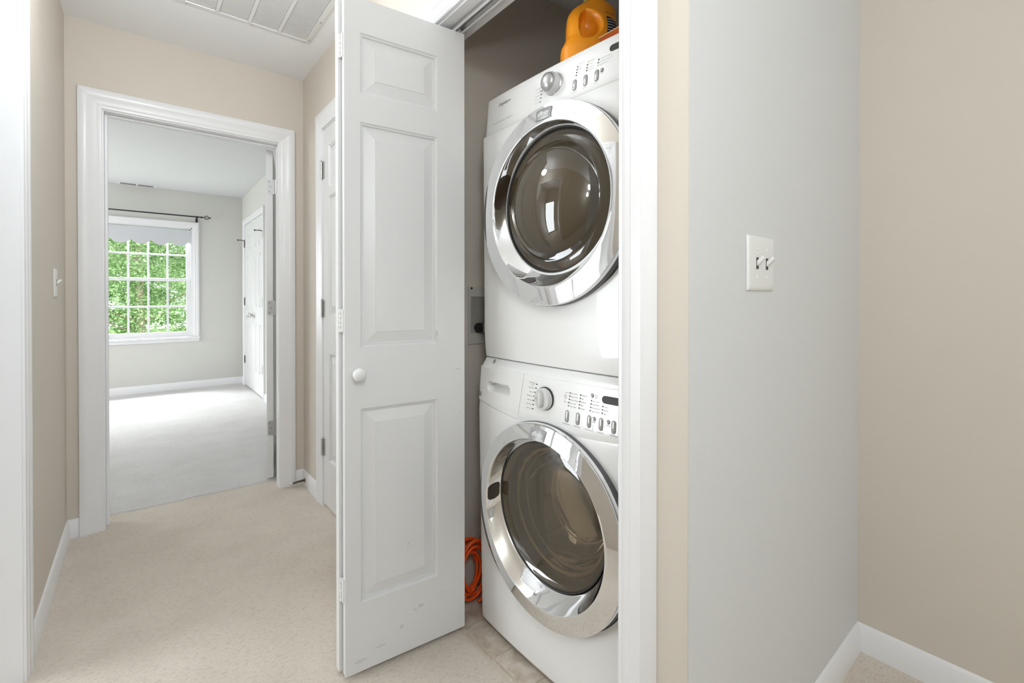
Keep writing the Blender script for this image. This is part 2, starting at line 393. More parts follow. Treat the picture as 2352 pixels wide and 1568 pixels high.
# ------------------------------------------------------------------ casings and baseboards
COLONIAL = [(0, 0), (0, .009), (.006, .011), (.016, .0112), (.022, .0145), (.050, .0155), (.056, .0185), (.064, .0195), (.078, .0195), (.086, .017), (.088, .013), (.088, 0)]
def casing(name, label, origin, adir, ddir, a0, a1, H, prof, sides='LHR', jamb=None, foot=0.0, rabbet=False):
    root = tag(empty(name, origin), label, 'door trim', kind='structure')
    A_, D_ = Vector(adir), Vector(ddir)
    P = lambda a, b, d: tuple(A_ * a + D_ * d + Vector((0, 0, b)))
    def board(lo, hi):
        MB().loft([[P(*lo(w, d)) for w, d in prof], [P(*hi(w, d)) for w, d in prof]]).build('board', M['trim'], root, auto=28)
    g = .0006
    if 'L' in sides: board(lambda w, d: (a0 - w, foot, d), lambda w, d: (a0 - w, H + w - g, d))
    if 'R' in sides: board(lambda w, d: (a1 + w, foot, d), lambda w, d: (a1 + w, H + w - g, d))
    if 'H' in sides: board(lambda w, d: (a0 - w, H + w, d), lambda w, d: (a1 + w, H + w, d))
    if jamb:
        t, dep, rev = jamb   # thickness, depth behind wall face, reveal
        def jb(a_lo, a_hi, b_lo, b_hi, d_lo=-dep, d_hi=0.001):
            vs = [P(a, b, d) for b in (b_lo, b_hi) for (a, d) in ((a_lo, d_lo), (a_hi, d_lo), (a_hi, d_hi), (a_lo, d_hi))]
            MB().add(vs, [(0, 3, 2, 1), (4, 5, 6, 7), (0, 1, 5, 4), (1, 2, 6, 5), (2, 3, 7, 6), (3, 0, 4, 7)]).build('jamb', M['trim'], root, bevel=.001)
        jb(a0 - t + rev, a0 + rev, foot, H - rev)
        if rabbet:
            jb(a1 - rev + .004, a1 + t - rev, foot, H - rev, -.062); jb(a1 + t - rev - .0005, a1 + t - rev + .006, foot, H - rev, -dep, -.062)
        else: jb(a1 - rev, a1 + t - rev, foot, H - rev)
        jb(a0 - t + rev, a1 + t - rev, H - rev, H + t - rev)
    return root, P

# bedroom doorway in the end wall
tr1, P1 = casing('trim_1', 'white moulded casing around the open bedroom doorway', (0, YB, 0), (1, 0, 0), (0, -1, 0), -.139, .637, 2.036, COLONIAL, jamb=(.02, .116, .006), rabbet=True)
for (a_, b_, c_, d_) in ((-.133, -.121, 0, 2.03),):
    MB().box(a_, .045, c_, b_, .078, d_).build('stop_strip', M['trim'], tr1, bevel=.002)
MB().box(-.121, .045, 2.018, .635, .062, 2.03).build('stop_strip', M['trim'], tr1, bevel=.002)
# linen closet door in the right wall (far of the bifold)
casing('trim_2', 'white moulded casing of the narrow six panel closet door', (XR, 0, 0), (0, -1, 0), (-1, 0, 0), -2.582, -2.108, 2.036, COLONIAL, jamb=(.02, .113, .006))
# doorway in the left wall, at the left edge of the picture
casing('trim_3', 'white moulded casing and jamb at the left edge of the picture', (XL, 0, 0), (0, 1, 0), (1, 0, 0), 1.140, 1.941, 2.036, [(w_ * .62, d_ * .85) for w_, d_ in COLONIAL], jamb=(.02, .115, .003))
# laundry closet: thick casing with a sloped outer edge
LAUNDRY = [(0, 0), (0, .013), (.004, .0165), (.011, .0165), (.016, .0205), (.026, .0235), (.036, .0245), (.041, .0285), (.048, .029), (.0645, .0295), (.0815, 0)]
tr4, P4 = casing('trim_4', 'thick white casing framing the laundry closet opening', (XR, 0, 0), (0, -1, 0), (-1, 0, 0), -1.412, -.594, 2.030, LAUNDRY, jamb=(.02, .113, .004))
# bedroom closet casing
casing('trim_5', 'white casing around the double closet doors in the bedroom', (XW, 0, 0), (0, -1, 0), (-1, 0, 0), -6.765, -5.625, 2.058, [(w_ * .8, d_) for w_, d_ in COLONIAL], jamb=(.015, .09, .004))

BASE = [(0, 0), (.013, 0), (.013, .062), (.010, .067), (.009, .073), (.005, .082), (.002, .085), (0, .085)]
def baseboard(name, label, p0, p1, nrm, z0=0.0, prof=BASE):
    p0, p1, nrm = Vector((*p0, 0)), Vector((*p1, 0)), Vector((*nrm, 0))
    mb = MB().loft([[tuple(p + nrm * d + Vector((0, 0, z0 + z))) for d, z in prof] for p in (p0, p1)])
    return structure(mb, name, M['trim'], label, 'baseboard', auto=35)
baseboard('baseboard_left', 'white baseboard running along the beige left wall', (XL, 1.996), (XL, YB), (1, 0))
baseboard('baseboard_back', 'short white baseboard left of the bedroom doorway', (XL, YB), (-.2275, YB), (0, -1))
baseboard('baseboard_back_right', 'short white baseboard right of the bedroom doorway', (.7255, YB), (XR, YB), (0, -1))
baseboard('baseboard_right', 'white baseboard holding the spring door stop', (XR, YB), (XR, 2.671), (-1, 0))
baseboard('baseboard_alcove', 'white baseboard under the grey white switch wall', (XR, YA), (XG, YA), (0, -1))
baseboard('baseboard_far_right', 'white baseboard under the beige wall at bottom right', (XG, YA), (XG, -2.3), (-1, 0))
baseboard('baseboard_bedroom_back', 'white baseboard under the bedroom window', (-2.4, YW), (XW, YW), (0, -1), .004)
baseboard('baseboard_bedroom_right', 'white baseboard beside the bedroom closet', (XW, 5.552), (XW, 3.10), (-1, 0), .004)
baseboard('baseboard_bedroom_corner', 'stub of white baseboard in the bedroom corner', (XW, YW), (XW, 6.838), (-1, 0), .004)

# ------------------------------------------------------------------ doors
def slab(name, w_, h_, t, panels, m, parent, both=False, depth=1.0):
    """panelled leaf in local x (width) z (height); front face y = 0 looking to -y. Panels become children."""
    xs = sorted({0, w_} | {p[0] for p in panels} | {p[1] for p in panels}); zs = sorted({0, h_} | {p[2] for p in panels} | {p[3] for p in panels})
    mb = MB()
    for side in ((0, 1),) if not both else ((0, 1), (t, -1)):
        y = side[0]
        for i in range(len(xs) - 1):
            for k in range(len(zs) - 1):
                cx, cz = (xs[i] + xs[i + 1]) / 2, (zs[k] + zs[k + 1]) / 2
                if any(p[0] < cx < p[1] and p[2] < cz < p[3] for p in panels): continue
                mb.add([(xs[i], y, zs[k]), (xs[i + 1], y, zs[k]), (xs[i + 1], y, zs[k + 1]), (xs[i], y, zs[k + 1])], [(0, 1, 2, 3)])
    if not both: mb.add([(0, t, 0), (w_, t, 0), (w_, t, h_), (0, t, h_)], [(0, 1, 2, 3)])
    mb.add([(0, 0, 0), (w_, 0, 0), (w_, t, 0), (0, t, 0), (0, 0, h_), (w_, 0, h_), (w_, t, h_), (0, t, h_)], [(0, 1, 2, 3), (4, 5, 6, 7), (0, 4, 7, 3), (1, 5, 6, 2)])
    o = mb.build(name, m, parent)
    return o
def panel(x0, x1, z0, z1, m, parent, t=None, bev=.042):
    ins = [(0, 0), (.003, .0045), (.0065, .0055), (.0085, .0120), (.0135, .0120), (.0135 + bev * .74, .0030), (.0145 + bev * .74, .0012)]
    mb = MB()
    rings = [[(x0 + i, y, z0 + i), (x1 - i, y, z0 + i), (x1 - i, y, z1 - i), (x0 + i, y, z1 - i)] for i, y in ins]
    mb.loft(rings, True, False, True)
    if t: mb.loft([[(a, t - b, c) for a, b, c in r] for r in rings], True, False, True)
    return mb.build('panel', m, parent)
def butt_hinge(parent, P, z, h=.089, r=.0055, m=None, name='hinge'):
    """barrel with knuckles, upright at point P (x, y)"""
    mb = MB(); n = 5; g = .0008
    for i in range(n):
        a = z - h / 2 + h * i / n + g; b = z - h / 2 + h * (i + 1) / n - g
        mb.lathe([(r, a), (r, b)], 10, 'z', (P[0], P[1], 0))
    mb.lathe([(r * .5, z - h / 2 - .004), (r * .5, z + h / 2 + .004)], 8, 'z', (P[0], P[1], 0))
    mb.lathe([(r * .8, z + h / 2 + .001), (r * 1.15, z + h / 2 + .003), (r * .3, z + h / 2 + .008)], 10, 'z', (P[0], P[1], 0))
    return mb.build(name, m or M['steel'], parent, auto=40)
def knob(parent, loc, d, m, name='knob', scale=1.0, rose=True):
    """round door knob growing from loc along direction d"""
    prof = ([(.031, 0), (.031, .003), (.027, .007), (.012, .010)] if rose else [(.008, 0), (.008, .004)]) + [(.0095, .024), (.014, .030), (.025, .036), (.0285, .047), (.026, .056), (.016, .0615), (.003, .0625)]
    q = Vector((0, 0, 1)).rotation_difference(Vector(d))
    mb = MB().lathe([(a * scale, b * scale) for a, b in prof], 28, 'z')
    mb.xform(lambda p: q @ p + Vector(loc))
    return mb.build(name, m, parent, smooth=True)

# --- bifold laundry door (two hinged leaves folded open)
b_ang = math.atan2(1.305 - 1.344, .850 - .462)
bif = tag(empty('bifold_door', (.462, 1.344, 0), b_ang), 'white folded three panel closet door with a round white knob', 'door')
LP = [(.046, .292, .218, .796), (.046, .292, .977, 1.645), (.046, .292, 1.729, 1.908)]
lw, lh = .390, 1.995
la = slab('leaf', lw, lh, .024, [(a, b, c - .015, d - .015) for a, b, c, d in LP], M['door'], bif); la.location = (0, 0, .015)
la['label'] = 'front leaf facing the camera'
for a, b, c, d in LP: panel(a, b, c - .015, d - .015, M['door'], la)
MB().lathe([(.0085, 0), (.0085, -.014), (.0105, -.018), (.0175, -.024), (.0195, -.032), (.0175, -.040), (.009, -.0445), (.001, -.0455)], 28, 'y', (.034, 0, .887)).build('knob', M['plastic'], la, smooth=True)
lb = slab('leaf', lw, lh, .024, [], M['door'], bif); lb.location = (-.010, .0335, .015); lb.rotation_euler = (0, 0, .085)
lb['label'] = 'rear leaf folded behind the front one'
for hz in (1.865, 1.058, .262):
    mb = MB()
    for i in range(5): mb.lathe([(.004, hz - .034 + .0138 * i), (.004, hz - .034 + .0138 * i + .0125)], 8, 'z', (-.0055, .0285, 0))
    mb.box(-.0035, .012, hz - .034, -.0005, .027, hz + .034)
    mb.build('hinge', M['plastic'], bif, auto=40)
# marks and scuffs on the front leaf
mb = MB()
for (x, z, a, b) in ((.365, .888, .010, .0022), (.375, .74, .003, .003), (.19, .345, .002, .006), (.193, .353, .003, .003), (.235, .143, .012, .006), (.215, .137, .008, .004), (.105, .067, .018, .004), (.045, .047, .02, .006), (.17, .10, .007, .006), (.289, 1.01, .004, .012), (.31, .16, .006, .002)):
    k = 9; pts = [(x + a * math.cos(2 * PI * i / k) * random.uniform(.7, 1.1), -.0004, z - .015 + b * math.sin(2 * PI * i / k) * random.uniform(.7, 1.1)) for i in range(k)]
    mb.add(pts, [tuple(range(k))])
mb.build('scuff_marks', mat('grey_scuff', (.63, .63, .62), .6, noise=(60, .15, 3)), la)['kind'] = 'stuff'
# top pivot roller riding in the track
MB().lathe([(.0045, 1.99), (.0045, 2.012), (.010, 2.012), (.0115, 2.016), (.0115, 2.024), (.010, 2.026)], 18, 'z', (.375, .012, 0)).build('roller', M['plastic'], bif, smooth=True)

# --- track along the closet head
trk = empty('sliding_track', (.827, 1.0, 2.026)); tag(trk, 'metal track under the closet head carrying the folded door roller', 'track')
MB().box(-.0165, -.40, -.014, -.0145, .405, 0).box(.0145, -.40, -.014, .0165, .405, 0).box(-.0145, -.40, -.002, .0145, .405, 0).build('channel', M['steel'], trk)
MB().box(-.0165, -.40, -.0155, -.0105, .405, -.014).box(.0105, -.40, -.0155, .0165, .405, -.014).build('lip', M['trim'], trk)

# --- narrow closet door in the right wall
d2 = tag(empty('door_2', (XR - .001, 2.572, 0), -PI / 2), 'narrow white panelled closet door with a brushed nickel knob', 'door', kind='structure')
s2 = slab('slab', .457, 2.012, .035, [(.085, .372, .262 - .014, .83 - .014), (.085, .372, 1.035 - .014, 1.66 - .014), (.085, .372, 1.71 - .014, 1.925 - .014)], M['door'], d2)
s2.location = (0, 0, .014)
for c, d in ((.262, .83), (1.035, 1.66), (1.71, 1.925)): panel(.085, .372, c - .014, d - .014, M['door'], s2)
knob(d2, (.392, 0, .909), (0, -1, 0), M['steel'])
for hz in (1.812, 1.066, .318): 
    h_ = butt_hinge(d2, (-.004, -.010), hz, m=M['steel'])
    MB().box(.0, -.0035, hz - .044, .016, -.0002, hz + .044).build('hinge_plate', M['hinge_grey'], d2)

# --- bedroom entry door, swung wide open into the bedroom, seen by its hinge edge
ang = math.radians(90 - 13.8)
d3 = tag(empty('door_3', (.6395, 3.1195, 0), ang), 'white bedroom door swung wide open, hinge edge facing the hall', 'door', kind='structure')
s3 = slab('slab', .762, 2.012, .036, [], M['door'], d3); s3.location = (.008, .004, .018)
for hz in (1.806, 1.064, .323):
    butt_hinge(d3, (-.0048, -.0115), hz, m=M['steel'])
    # leaf screwed on the hinge edge, rounded free corners, three screws
    mb = MB(); z0, z1 = hz - .0445, hz + .0445; y0, y1, rr = -.008, .0335, .008
    out = [(y0, z0)] + [(y1 - rr + rr * math.sin(t), z0 + rr - rr * math.cos(t)) for t in (0, .52, 1.05, 1.57)] + [(y1 - rr + rr * math.cos(t), z1 - rr + rr * math.sin(t)) for t in (0, .52, 1.05, 1.57)] + [(y0, z1)]
    mb.loft([[(.0072, a, b) for a, b in out], [(.0058, a, b) for a, b in out]])
    hp = mb.build('hinge_plate', M['hinge_grey'], d3)
    for sy, sz in ((.024, .030), (.016, 0), (.024, -.030)):
        MB().lathe([(.0042, .0057), (.0030, .0050)], 10, 'x', (0, sy, hz + sz)).build('screw', M['dark_steel'], hp)

# --- double closet doors in the bedroom
def six_panel(name, label, loc, rz, w_, hinge_side):
    root = tag(empty(name, loc, rz), label, 'door', kind='structure')
    c = w_ / 2; pw = (w_ - .10 * 2 - .075) / 2
    cols = [(.10, .10 + pw), (w_ - .10 - pw, w_ - .10)]
    rows = [(.23, .80), (.99, 1.62), (1.70, 1.90)]
    pl = [(a, b, p, q) for a, b in cols for p, q in rows]
    s = slab('slab', w_, 2.03, .035, pl, M['door'], root); s.location = (0, 0, .018)
    for p in pl: panel(*p, M['door'], s, bev=.035)
    hx = -.003 if hinge_side == 'L' else w_ + .003
    for hz in (1.815, 1.075, .335):
        h_ = butt_hinge(root, (hx, -.008), hz, m=M['dark_steel'])
        MB().box(hx - .012, -.0045, hz - .045, hx + .012, -.0015, hz + .045).build('hinge_plate', M['dark_steel'], root)
    return root
d4 = six_panel('door_4', 'white closet door nearer the bedroom window, knob on its near edge', (XW - .001, 6.760, 0), -PI / 2, .562, 'L')
d5 = six_panel('door_5', 'white closet door nearer the bedroom entry, hinged at its near edge', (XW - .001, 6.194, 0), -PI / 2, .562, 'R')
knob(d4, (.50, 0, .920), (0, -1, 0), M['steel']); knob(d5, (.062, 0, .920), (0, -1, 0), M['steel'])
# hinge-pin door stops, dark L-shaped arms on the top hinges
for root, hx, sx in ((d4, -.003, 1), (d5, .565, -1)):
    hs = MB().tube([(hx, -.012, 1.858), (hx + .008 * sx, -.05, 1.862), (hx + .010 * sx, -.078, 1.860)], .0045, 8).lathe([(.008, -.088), (.008, -.076)], 10, 'y', (hx + .010 * sx, 0, 1.860))
    hs.build('door_stop_arm', M['black'], root, smooth=True)

# --- open door inside the room on the left, seen only mirrored in the machines
d6 = six_panel('door_6', 'white panelled door standing open in the room left of the hall', (XL - .125, 1.150, 0), PI - .35, .762, 'L')
knob(d6, (.70, 0, .92), (0, -1, 0), M['steel'])

# ------------------------------------------------------------------ window
win = tag(empty('window_1', (0, YW, 0)), 'white double hung window with grid panes facing green trees', 'window', kind='structure')
def wboard(name, x0, y0, z0, x1, y1, z1, parent=win, m=None, bev=.003): return MB().box(x0, y0, z0, x1, y1, z1).build(name, m or M['trim'], parent, bevel=bev)
WC = .079; WI = .432; ZB, ZT = .645, 1.995
cp = [(w_ * .78, d_) for w_, d_ in COLONIAL]
for s in (-1, 1):
    MB().loft([[(WC + s * (WI + w_), -d_, ZB - .01) for w_, d_ in cp], [(WC + s * (WI + w_), -d_, ZT + w_) for w_, d_ in cp]]).build('casing', M['trim'], win, auto=28)
MB().loft([[(WC - WI - w_, -d_, ZT + w_) for w_, d_ in cp], [(WC + WI + w_, -d_, ZT + w_) for w_, d_ in cp]]).build('casing', M['trim'], win, auto=28)
wboard('sill', WC - WI - .075, -.028, ZB - .028, WC + WI + .075, .03, ZB, bev=.006)
wboard('apron', WC - WI - .068, -.013, ZB - .062, WC + WI + .068, 0, ZB - .028)
for x0, x1 in ((WC - WI - .01, WC - WI + .018), (WC + WI - .018, WC + WI + .01)): wboard('jamb', x0, 0, ZB, x1, .14, ZT)
wboard('jamb', WC - WI, 0, ZT - .018, WC + WI, .14, ZT + .01); wboard('jamb', WC - WI, .03, ZB - .005, WC + WI, .14, ZB + .02)
def sash(y, z0, z1, top_rail, bot_rail):
    st = .042; xa, xb = WC - WI + .020, WC + WI - .020
    s = MB().box(xa, y, z0, xa + st, y + .034, z1).box(xb - st, y, z0, xb, y + .034, z1).box(xa + st, y, z0, xb - st, y + .034, z0 + bot_rail).box(xa + st, y, z1 - top_rail, xb - st, y + .034, z1).build('sash', M['trim'], win, bevel=.004)
    gx0, gx1, gz0, gz1 = xa + st, xb - st, z0 + bot_rail, z1 - top_rail; mw = .011
    xs = [gx0 + (gx1 - gx0) * i / 4 for i in range(5)]; zs = [gz0 + (gz1 - gz0) * i / 2 for i in range(3)]
    for i in (1, 2, 3): MB().box(xs[i] - mw, y + .006, gz0, xs[i] + mw, y + .028, gz1).build('muntin', M['trim'], s, bevel=.004)
    MB().box(gx0, y + .007, zs[1] - mw, gx1, y + .027, zs[1] + mw).build('muntin', M['trim'], s, bevel=.004)
    for i in range(4):
        for k in range(2): MB().box(xs[i], y + .0155, zs[k], xs[i + 1], y + .0185, zs[k + 1]).build('pane', M['pane'], s)
    return s
s_low = sash(.035, ZB + .018, 1.362, .036, .045)
sash(.075, 1.330, ZT - .018, .04, .034)
for lx in (-.17, .32): MB().box(lx - .028, .028, 1.352, lx + .028, .05, 1.364).lathe([(.012, 1.364), (.010, 1.374)], 12, 'z', (lx, .05, 0)).build('sash_lock', M['plastic'], win)

# scalloped roller shade
sh = tag(empty('roller_shade', (WC, YW + .012, 1.955)), 'white roller shade with a scalloped hem, pulled a little down', 'shade')
MB().lathe([(.016, -WI + .024), (.016, WI - .030)], 20, 'x').build('roller_tube', M['shade'], sh, auto=40)
MB().box(-WI + .019, -.012, -.02, -WI + .0235, .012, .02).build('bracket', M['dark_steel'], sh)
MB().box(WI - .0275, -.012, -.02, WI - .0195, .012, .02).build('bracket', M['dark_steel'], sh)
n = 120; rows = []
xs_ = [-.392 + .808 * i / n for i in range(n + 1)]
def hem(x):
    t = ((x + .392 - .05) / .183) % 1.0
    return -.142 - .052 * (1 - abs(2 * t - 1) ** 2.4) 
for y_ in (-.0165, -.0148):
    rows.append([[(x, y_ + .003 * math.cos(x * 30) * (1 - k / 8) * 0, .004 + (hem(x) - .004) * k / 8) for x in xs_] for k in range(9)])
mb = MB(); mb.loft(rows[0], False, False, False); mb.loft(rows[1], False, False, False); mb.loft([rows[0][-1], rows[1][-1]], False, False, False)
mb.build('cloth', M['shade'], sh, auto=60)

# curtain rod with a caged finial
rod = tag(empty('curtain_rod', (WC, YW - .075, 2.125)), 'thin black curtain rod with caged finial above the window', 'curtain rod')
mb = MB().tube([(-.62, 0, 0), (.52, 0, 0)], .0075, 12).lathe([(.010, .515), (.012, .52), (.012, .527), (.006, .533)], 12, 'x'); mb.build('rod', M['black'], rod, smooth=True)
def finial(x, s):
    mb = MB().tube([(x, 0, 0), (x + .02 * s, 0, 0)], .006, 10)
    for k in range(6):
        a0 = k * PI / 3; pts = []
        for i in range(13):
            u = i / 12; r = .022 * math.sin(PI * u) + .003; t = a0 + u * 1.6
            pts.append((x + s * (.018 + .062 * u), r * math.cos(t), r * math.sin(t)))
        mb.tube(pts, .0025, 6)
    mb.lathe([(.006, x + s * .078), (.008, x + s * .084), (.002, x + s * .098)], 10, 'x')
    mb.build('finial', M['black'], rod, smooth=True)
finial(.525, 1); finial(-.625, -1)
for bx in (.475, -.575):
    MB().tube([(bx, .073, -.035), (bx, .03, -.035), (bx, .006, -.018), (bx, 0, -.008)], .006, 8).box(bx - .011, .0705, -.062, bx + .011, .0745, -.005).lathe([(.0115, -.008), (.0115, .008)], 14, 'x', (bx, 0, 0)).build('bracket', M['black'], rod, auto=40)

# ------------------------------------------------------------------ ceiling grilles
gr = tag(empty('return_air_grille', (0, 0, ZC)), 'large white louvred return air grille in the hall ceiling', 'vent')
gx0, gx1, gy0, gy1 = -.11, .688, 1.93, 2.520; bd = .030
mb = MB()
fr_o = [(gx0, gy0), (gx1, gy0), (gx1, gy1), (gx0, gy1)]; fr_i = [(gx0 + bd, gy0 + bd), (gx1 - bd, gy0 + bd), (gx1 - bd, gy1 - bd), (gx0 + bd, gy1 - bd)]
sh_ = lambda q, i: [(q[0][0] + i, q[0][1] + i), (q[1][0] - i, q[1][1] + i), (q[2][0] - i, q[2][1] - i), (q[3][0] + i, q[3][1] - i)]
mb.loft([[(*p, -.0002) for p in fr_o], [(*p, -.004) for p in sh_(fr_o, .003)], [(*p, -.006) for p in sh_(fr_o, .012)], [(*p, -.006) for p in sh_(fr_i, -.002)], [(*p, -.0005) for p in fr_i]], True, False, False)
mb.build('frame', M['plastic'], gr, auto=30)
MB().box(gx0 + bd, gy0 + bd, -.0012, gx1 - bd, gy1 - bd, -.0004).build('duct_backing', M['shade'], gr)
sx = [gx1 - bd - .1285 * k for k in range(7)]
for k in range(1, 6): MB().box(sx[k] - .0005, gy0 + bd, -.0062, sx[k] + .0155, gy1 - bd, -.001).build('divider', M['plastic'], gr)
mb = MB(); npitch = int((gy1 - gy0 - 2 * bd) / .0093)
for k in range(6):
    xa = sx[k + 1] + (.0155 if k < 5 else 0); xb = sx[k]
    if k == 5: xa = gx0 + bd
    for i in range(npitch):
        y = gy0 + bd + .0093 * (i + .5)
        y0_, y1_ = y - .0037, y + .0037
        mb.add([(xa + .002, y0_, -.0050), (xb - .0022, y0_, -.0050), (xb - .0022, y1_, -.0042), (xa + .002, y1_, -.0042),
                (xa + .002, y0_, -.0058), (xb - .0022, y0_, -.0058), (xb - .0022, y1_, -.0050), (xa + .002, y1_, -.0050)],
               [(0, 1, 2, 3), (7, 6, 5, 4), (0, 4, 5, 1), (1, 5, 6, 2), (2, 6, 7, 3), (3, 7, 4, 0)])
lf = mb.build('louver_fins', M['plastic'], gr); lf['kind'] = 'stuff'
for x, y in ((.165, 2.507), (.423, 2.507), (.66, 2.507), (.675, 2.475), (.675, 2.28)):
    MB().lathe([(.0042, -.0060), (.0036, -.0078), (.001, -.0082)], 10, 'z', (x, y, 0)).build('screw', M['silver'], gr, smooth=True)

cv = tag(empty('ceiling_register', (-.022, 6.885, ZC)), 'small white slotted air register in the bedroom ceiling', 'vent')
MB().box(-.185, -.055, -.007, .185, .055, -.0003).build('faceplate', M['plastic'], cv, bevel=.003)
for x0, x1 in ((-.15, -.008), (.008, .15)):
    MB().box(x0, -.03, -.0085, x1, .028, -.0071).build('slot', M['display'], cv)
    for k in range(3): MB().box(x0, -.022 + k * .019, -.0105, x1, -.015 + k * .019, -.0086).build('blade', M['silver'], cv)

# ------------------------------------------------------------------ switches, door stop
def switch(name, label, loc, rz, w_, h_, xs, scale=1.0):
    r = tag(empty(name, loc, rz), label, 'light switch')
    mb = MB(); a, b = w_ / 2, h_ / 2
    rect = lambda i: [(-a + i, -b + i), (a - i, -b + i), (a - i, b - i), (-a + i, b - i)]
    mb.loft([[(x, -.0002, z) for x, z in rect(0)], [(x, -.0030, z) for x, z in rect(.0005)], [(x, -.0055, z) for x, z in rect(.005)], [(x, -.0064, z) for x, z in rect(.012)]])
    mb.build('plate', M['plastic'], r, auto=50, bevel=.0012)
    for x in xs:
        MB().box(x - .0052, -.0072, -.0125, x + .0052, -.0066, .0125).build('slot', M['slot'], r)
        mb = MB(); tw = .0042
        q = [[(-tw, -.0066, -.0060), (tw, -.0066, -.0060), (tw, -.0066, .0055), (-tw, -.0066, .0055)],
             [(-tw * .95, -.0145, .0010), (tw * .95, -.0145, .0010), (tw * .95, -.0125, .0105), (-tw * .95, -.0125, .0105)],
             [(-tw * .85, -.0225, .0090), (tw * .85, -.0225, .0090), (tw * .85, -.0195, .0160), (-tw * .85, -.0195, .0160)]]
        mb.loft([[(x + p[0], p[1], p[2]) for p in r_] for r_ in q]).build('toggle', M['plastic'], r, bevel=.0012)
        for z in (-.0301 * scale, .0301 * scale):
            s_ = MB().lathe([(.0034, -.0062), (.0030, -.0073), (.001, -.0077)], 12, 'y', (x, 0, z)).build('screw', M['plastic'], r, smooth=True)
    return r
switch('light_switch', 'white two gang toggle switch plate on the grey white wall', (1.0645, YA, 1.2), 0, .130, .119, (-.0245, .0235))
switch('light_switch', 'white single toggle switch plate on the beige left wall', (XL, 2.621, 1.186), PI / 2, .068, .116, (0,))

ds = tag(empty('door_stop', (XR - .013, 2.905, .038)), 'spring door stop with a white rubber tip on the hall baseboard', 'door stop')
MB().lathe([(.0115, 0), (.0115, -.003), (.006, -.007)], 16, 'x').build('base', M['spring'], ds, auto=40)
pts = []
for i in range(160):
    t = i / 159; r = .0062 - .0018 * t; a = t * 2 * PI * 16
    pts.append((-.005 - .066 * t, r * math.cos(a), r * math.sin(a) - .004 * t * t))
MB().tube(pts, .0017, 6).build('spring', M['spring'], ds, smooth=True)
MB().lathe([(.0045, -.069), (.0068, -.070), (.0072, -.080), (.005, -.083)], 14, 'x', (0, 0, -.004)).build('rubber_tip', M['rubber_tip'], ds, auto=50)

# ------------------------------------------------------------------ stacked laundry machines
WR = 0.0405
AX, AY = .915, 1.298
W_ = .686
def uu(x): return (x - .343) / .343
def interp(z, zs, vs):
    if z <= zs[0]: return vs[0]
    for i in range(len(zs) - 1):
        if z <= zs[i + 1]: return vs[i] + (vs[i + 1] - vs[i]) * (z - zs[i]) / (zs[i + 1] - zs[i])
    return vs[-1]
def yW(x, z): return -.016 * (1 - uu(x) ** 2) + interp(z, [.024, .776, .781, .894, .92], [-.001, -.015, -.015, -.005, .018])
def yD(x, z): return -.012 * (1 - uu(x) ** 2) + interp(z, [.927, 1.0, 1.674, 1.682, 1.806], [.015, .009, .004, .016, .027])
def front_xs(n=28, r=.010):
    c = [r * (1 - math.cos(t)) for t in (0, .4, .8, 1.2, PI / 2)]
    return c + [r + (W_ - 2 * r) * i / n for i in range(1, n)] + [W_ - q for q in reversed(c)]
def rounded(x, r=.010):
    d = min(x, W_ - x)
    return 0 if d >= r else r - math.sqrt(max(0, r * r - (r - d) ** 2))
def body(fn, zl, back, off=0.0):
    xs = front_xs(); rings = []
    for z, inset in zl:
        ring = [(x, fn(x, z) + rounded(x) + inset + off, z) for x in xs]
        ring += [(W_ - .004, back, z), (.004, back, z)]
        rings.append(ring)
    return MB().loft(rings)
def ring_lathe(prof, cx, n=128, cap0=False, cap1=False):
    """prof: (radius, y, centre z)"""
    rings = [[(cx + r * math.cos(2 * PI * j / n), y, zc + r * math.sin(2 * PI * j / n)) for j in range(n)] for r, y, zc in prof]
    return MB().loft(rings, True, cap0, cap1)
def panel_fn(fn, eps=.0007):
    return lambda x, z: (x, fn(x, z) - eps, z)
def pill(fn, cx, cz, w_, h_, m, parent, name, rise=.0035, eps=.0, seg=9):
    """raised pill-shaped button on the front surface"""
    mb = MB(); o = capsule(w_, h_, seg); rings = []
    for k, d in ((1.0, 0.0008), (1.0, -rise * .35), (.93, -rise * .75), (.75, -rise), ):
        rings.append([(cx + (a * k if w_ <= h_ else a - (1 - k) * h_ / 2 * (1 if a > 0 else -1) * (abs(a) > 1e-6)), fn(cx + a, cz + b) + d - eps, cz + (b - (1 - k) * w_ / 2 * (1 if b > 0 else -1) if h_ > w_ else b * k)) for a, b in o])
    return mb.loft(rings, True, False, True).build(name, m, parent, auto=50)
def flat_pill(fn, cx, cz, w_, h_, m, parent, name, eps=.0006, skew=0):
    o = capsule(w_, h_, 8)
    return MB().loft([[(cx + a, fn(cx + a, cz + b) + .0006, cz + b) for a, b in o], [(cx + a, fn(cx + a, cz + b) - eps, cz + b) for a, b in o]], True, False, True).build(name, m, parent)
def dots(fn, pts, m, parent, name, r=.0021):
    for x, z in pts:
        MB().lathe([(r, fn(x, z) + .0005), (r, fn(x, z) - .0007), (r * .5, fn(x, z) - .0011)], 12, 'y', (x, 0, z)).build(name, m, parent)
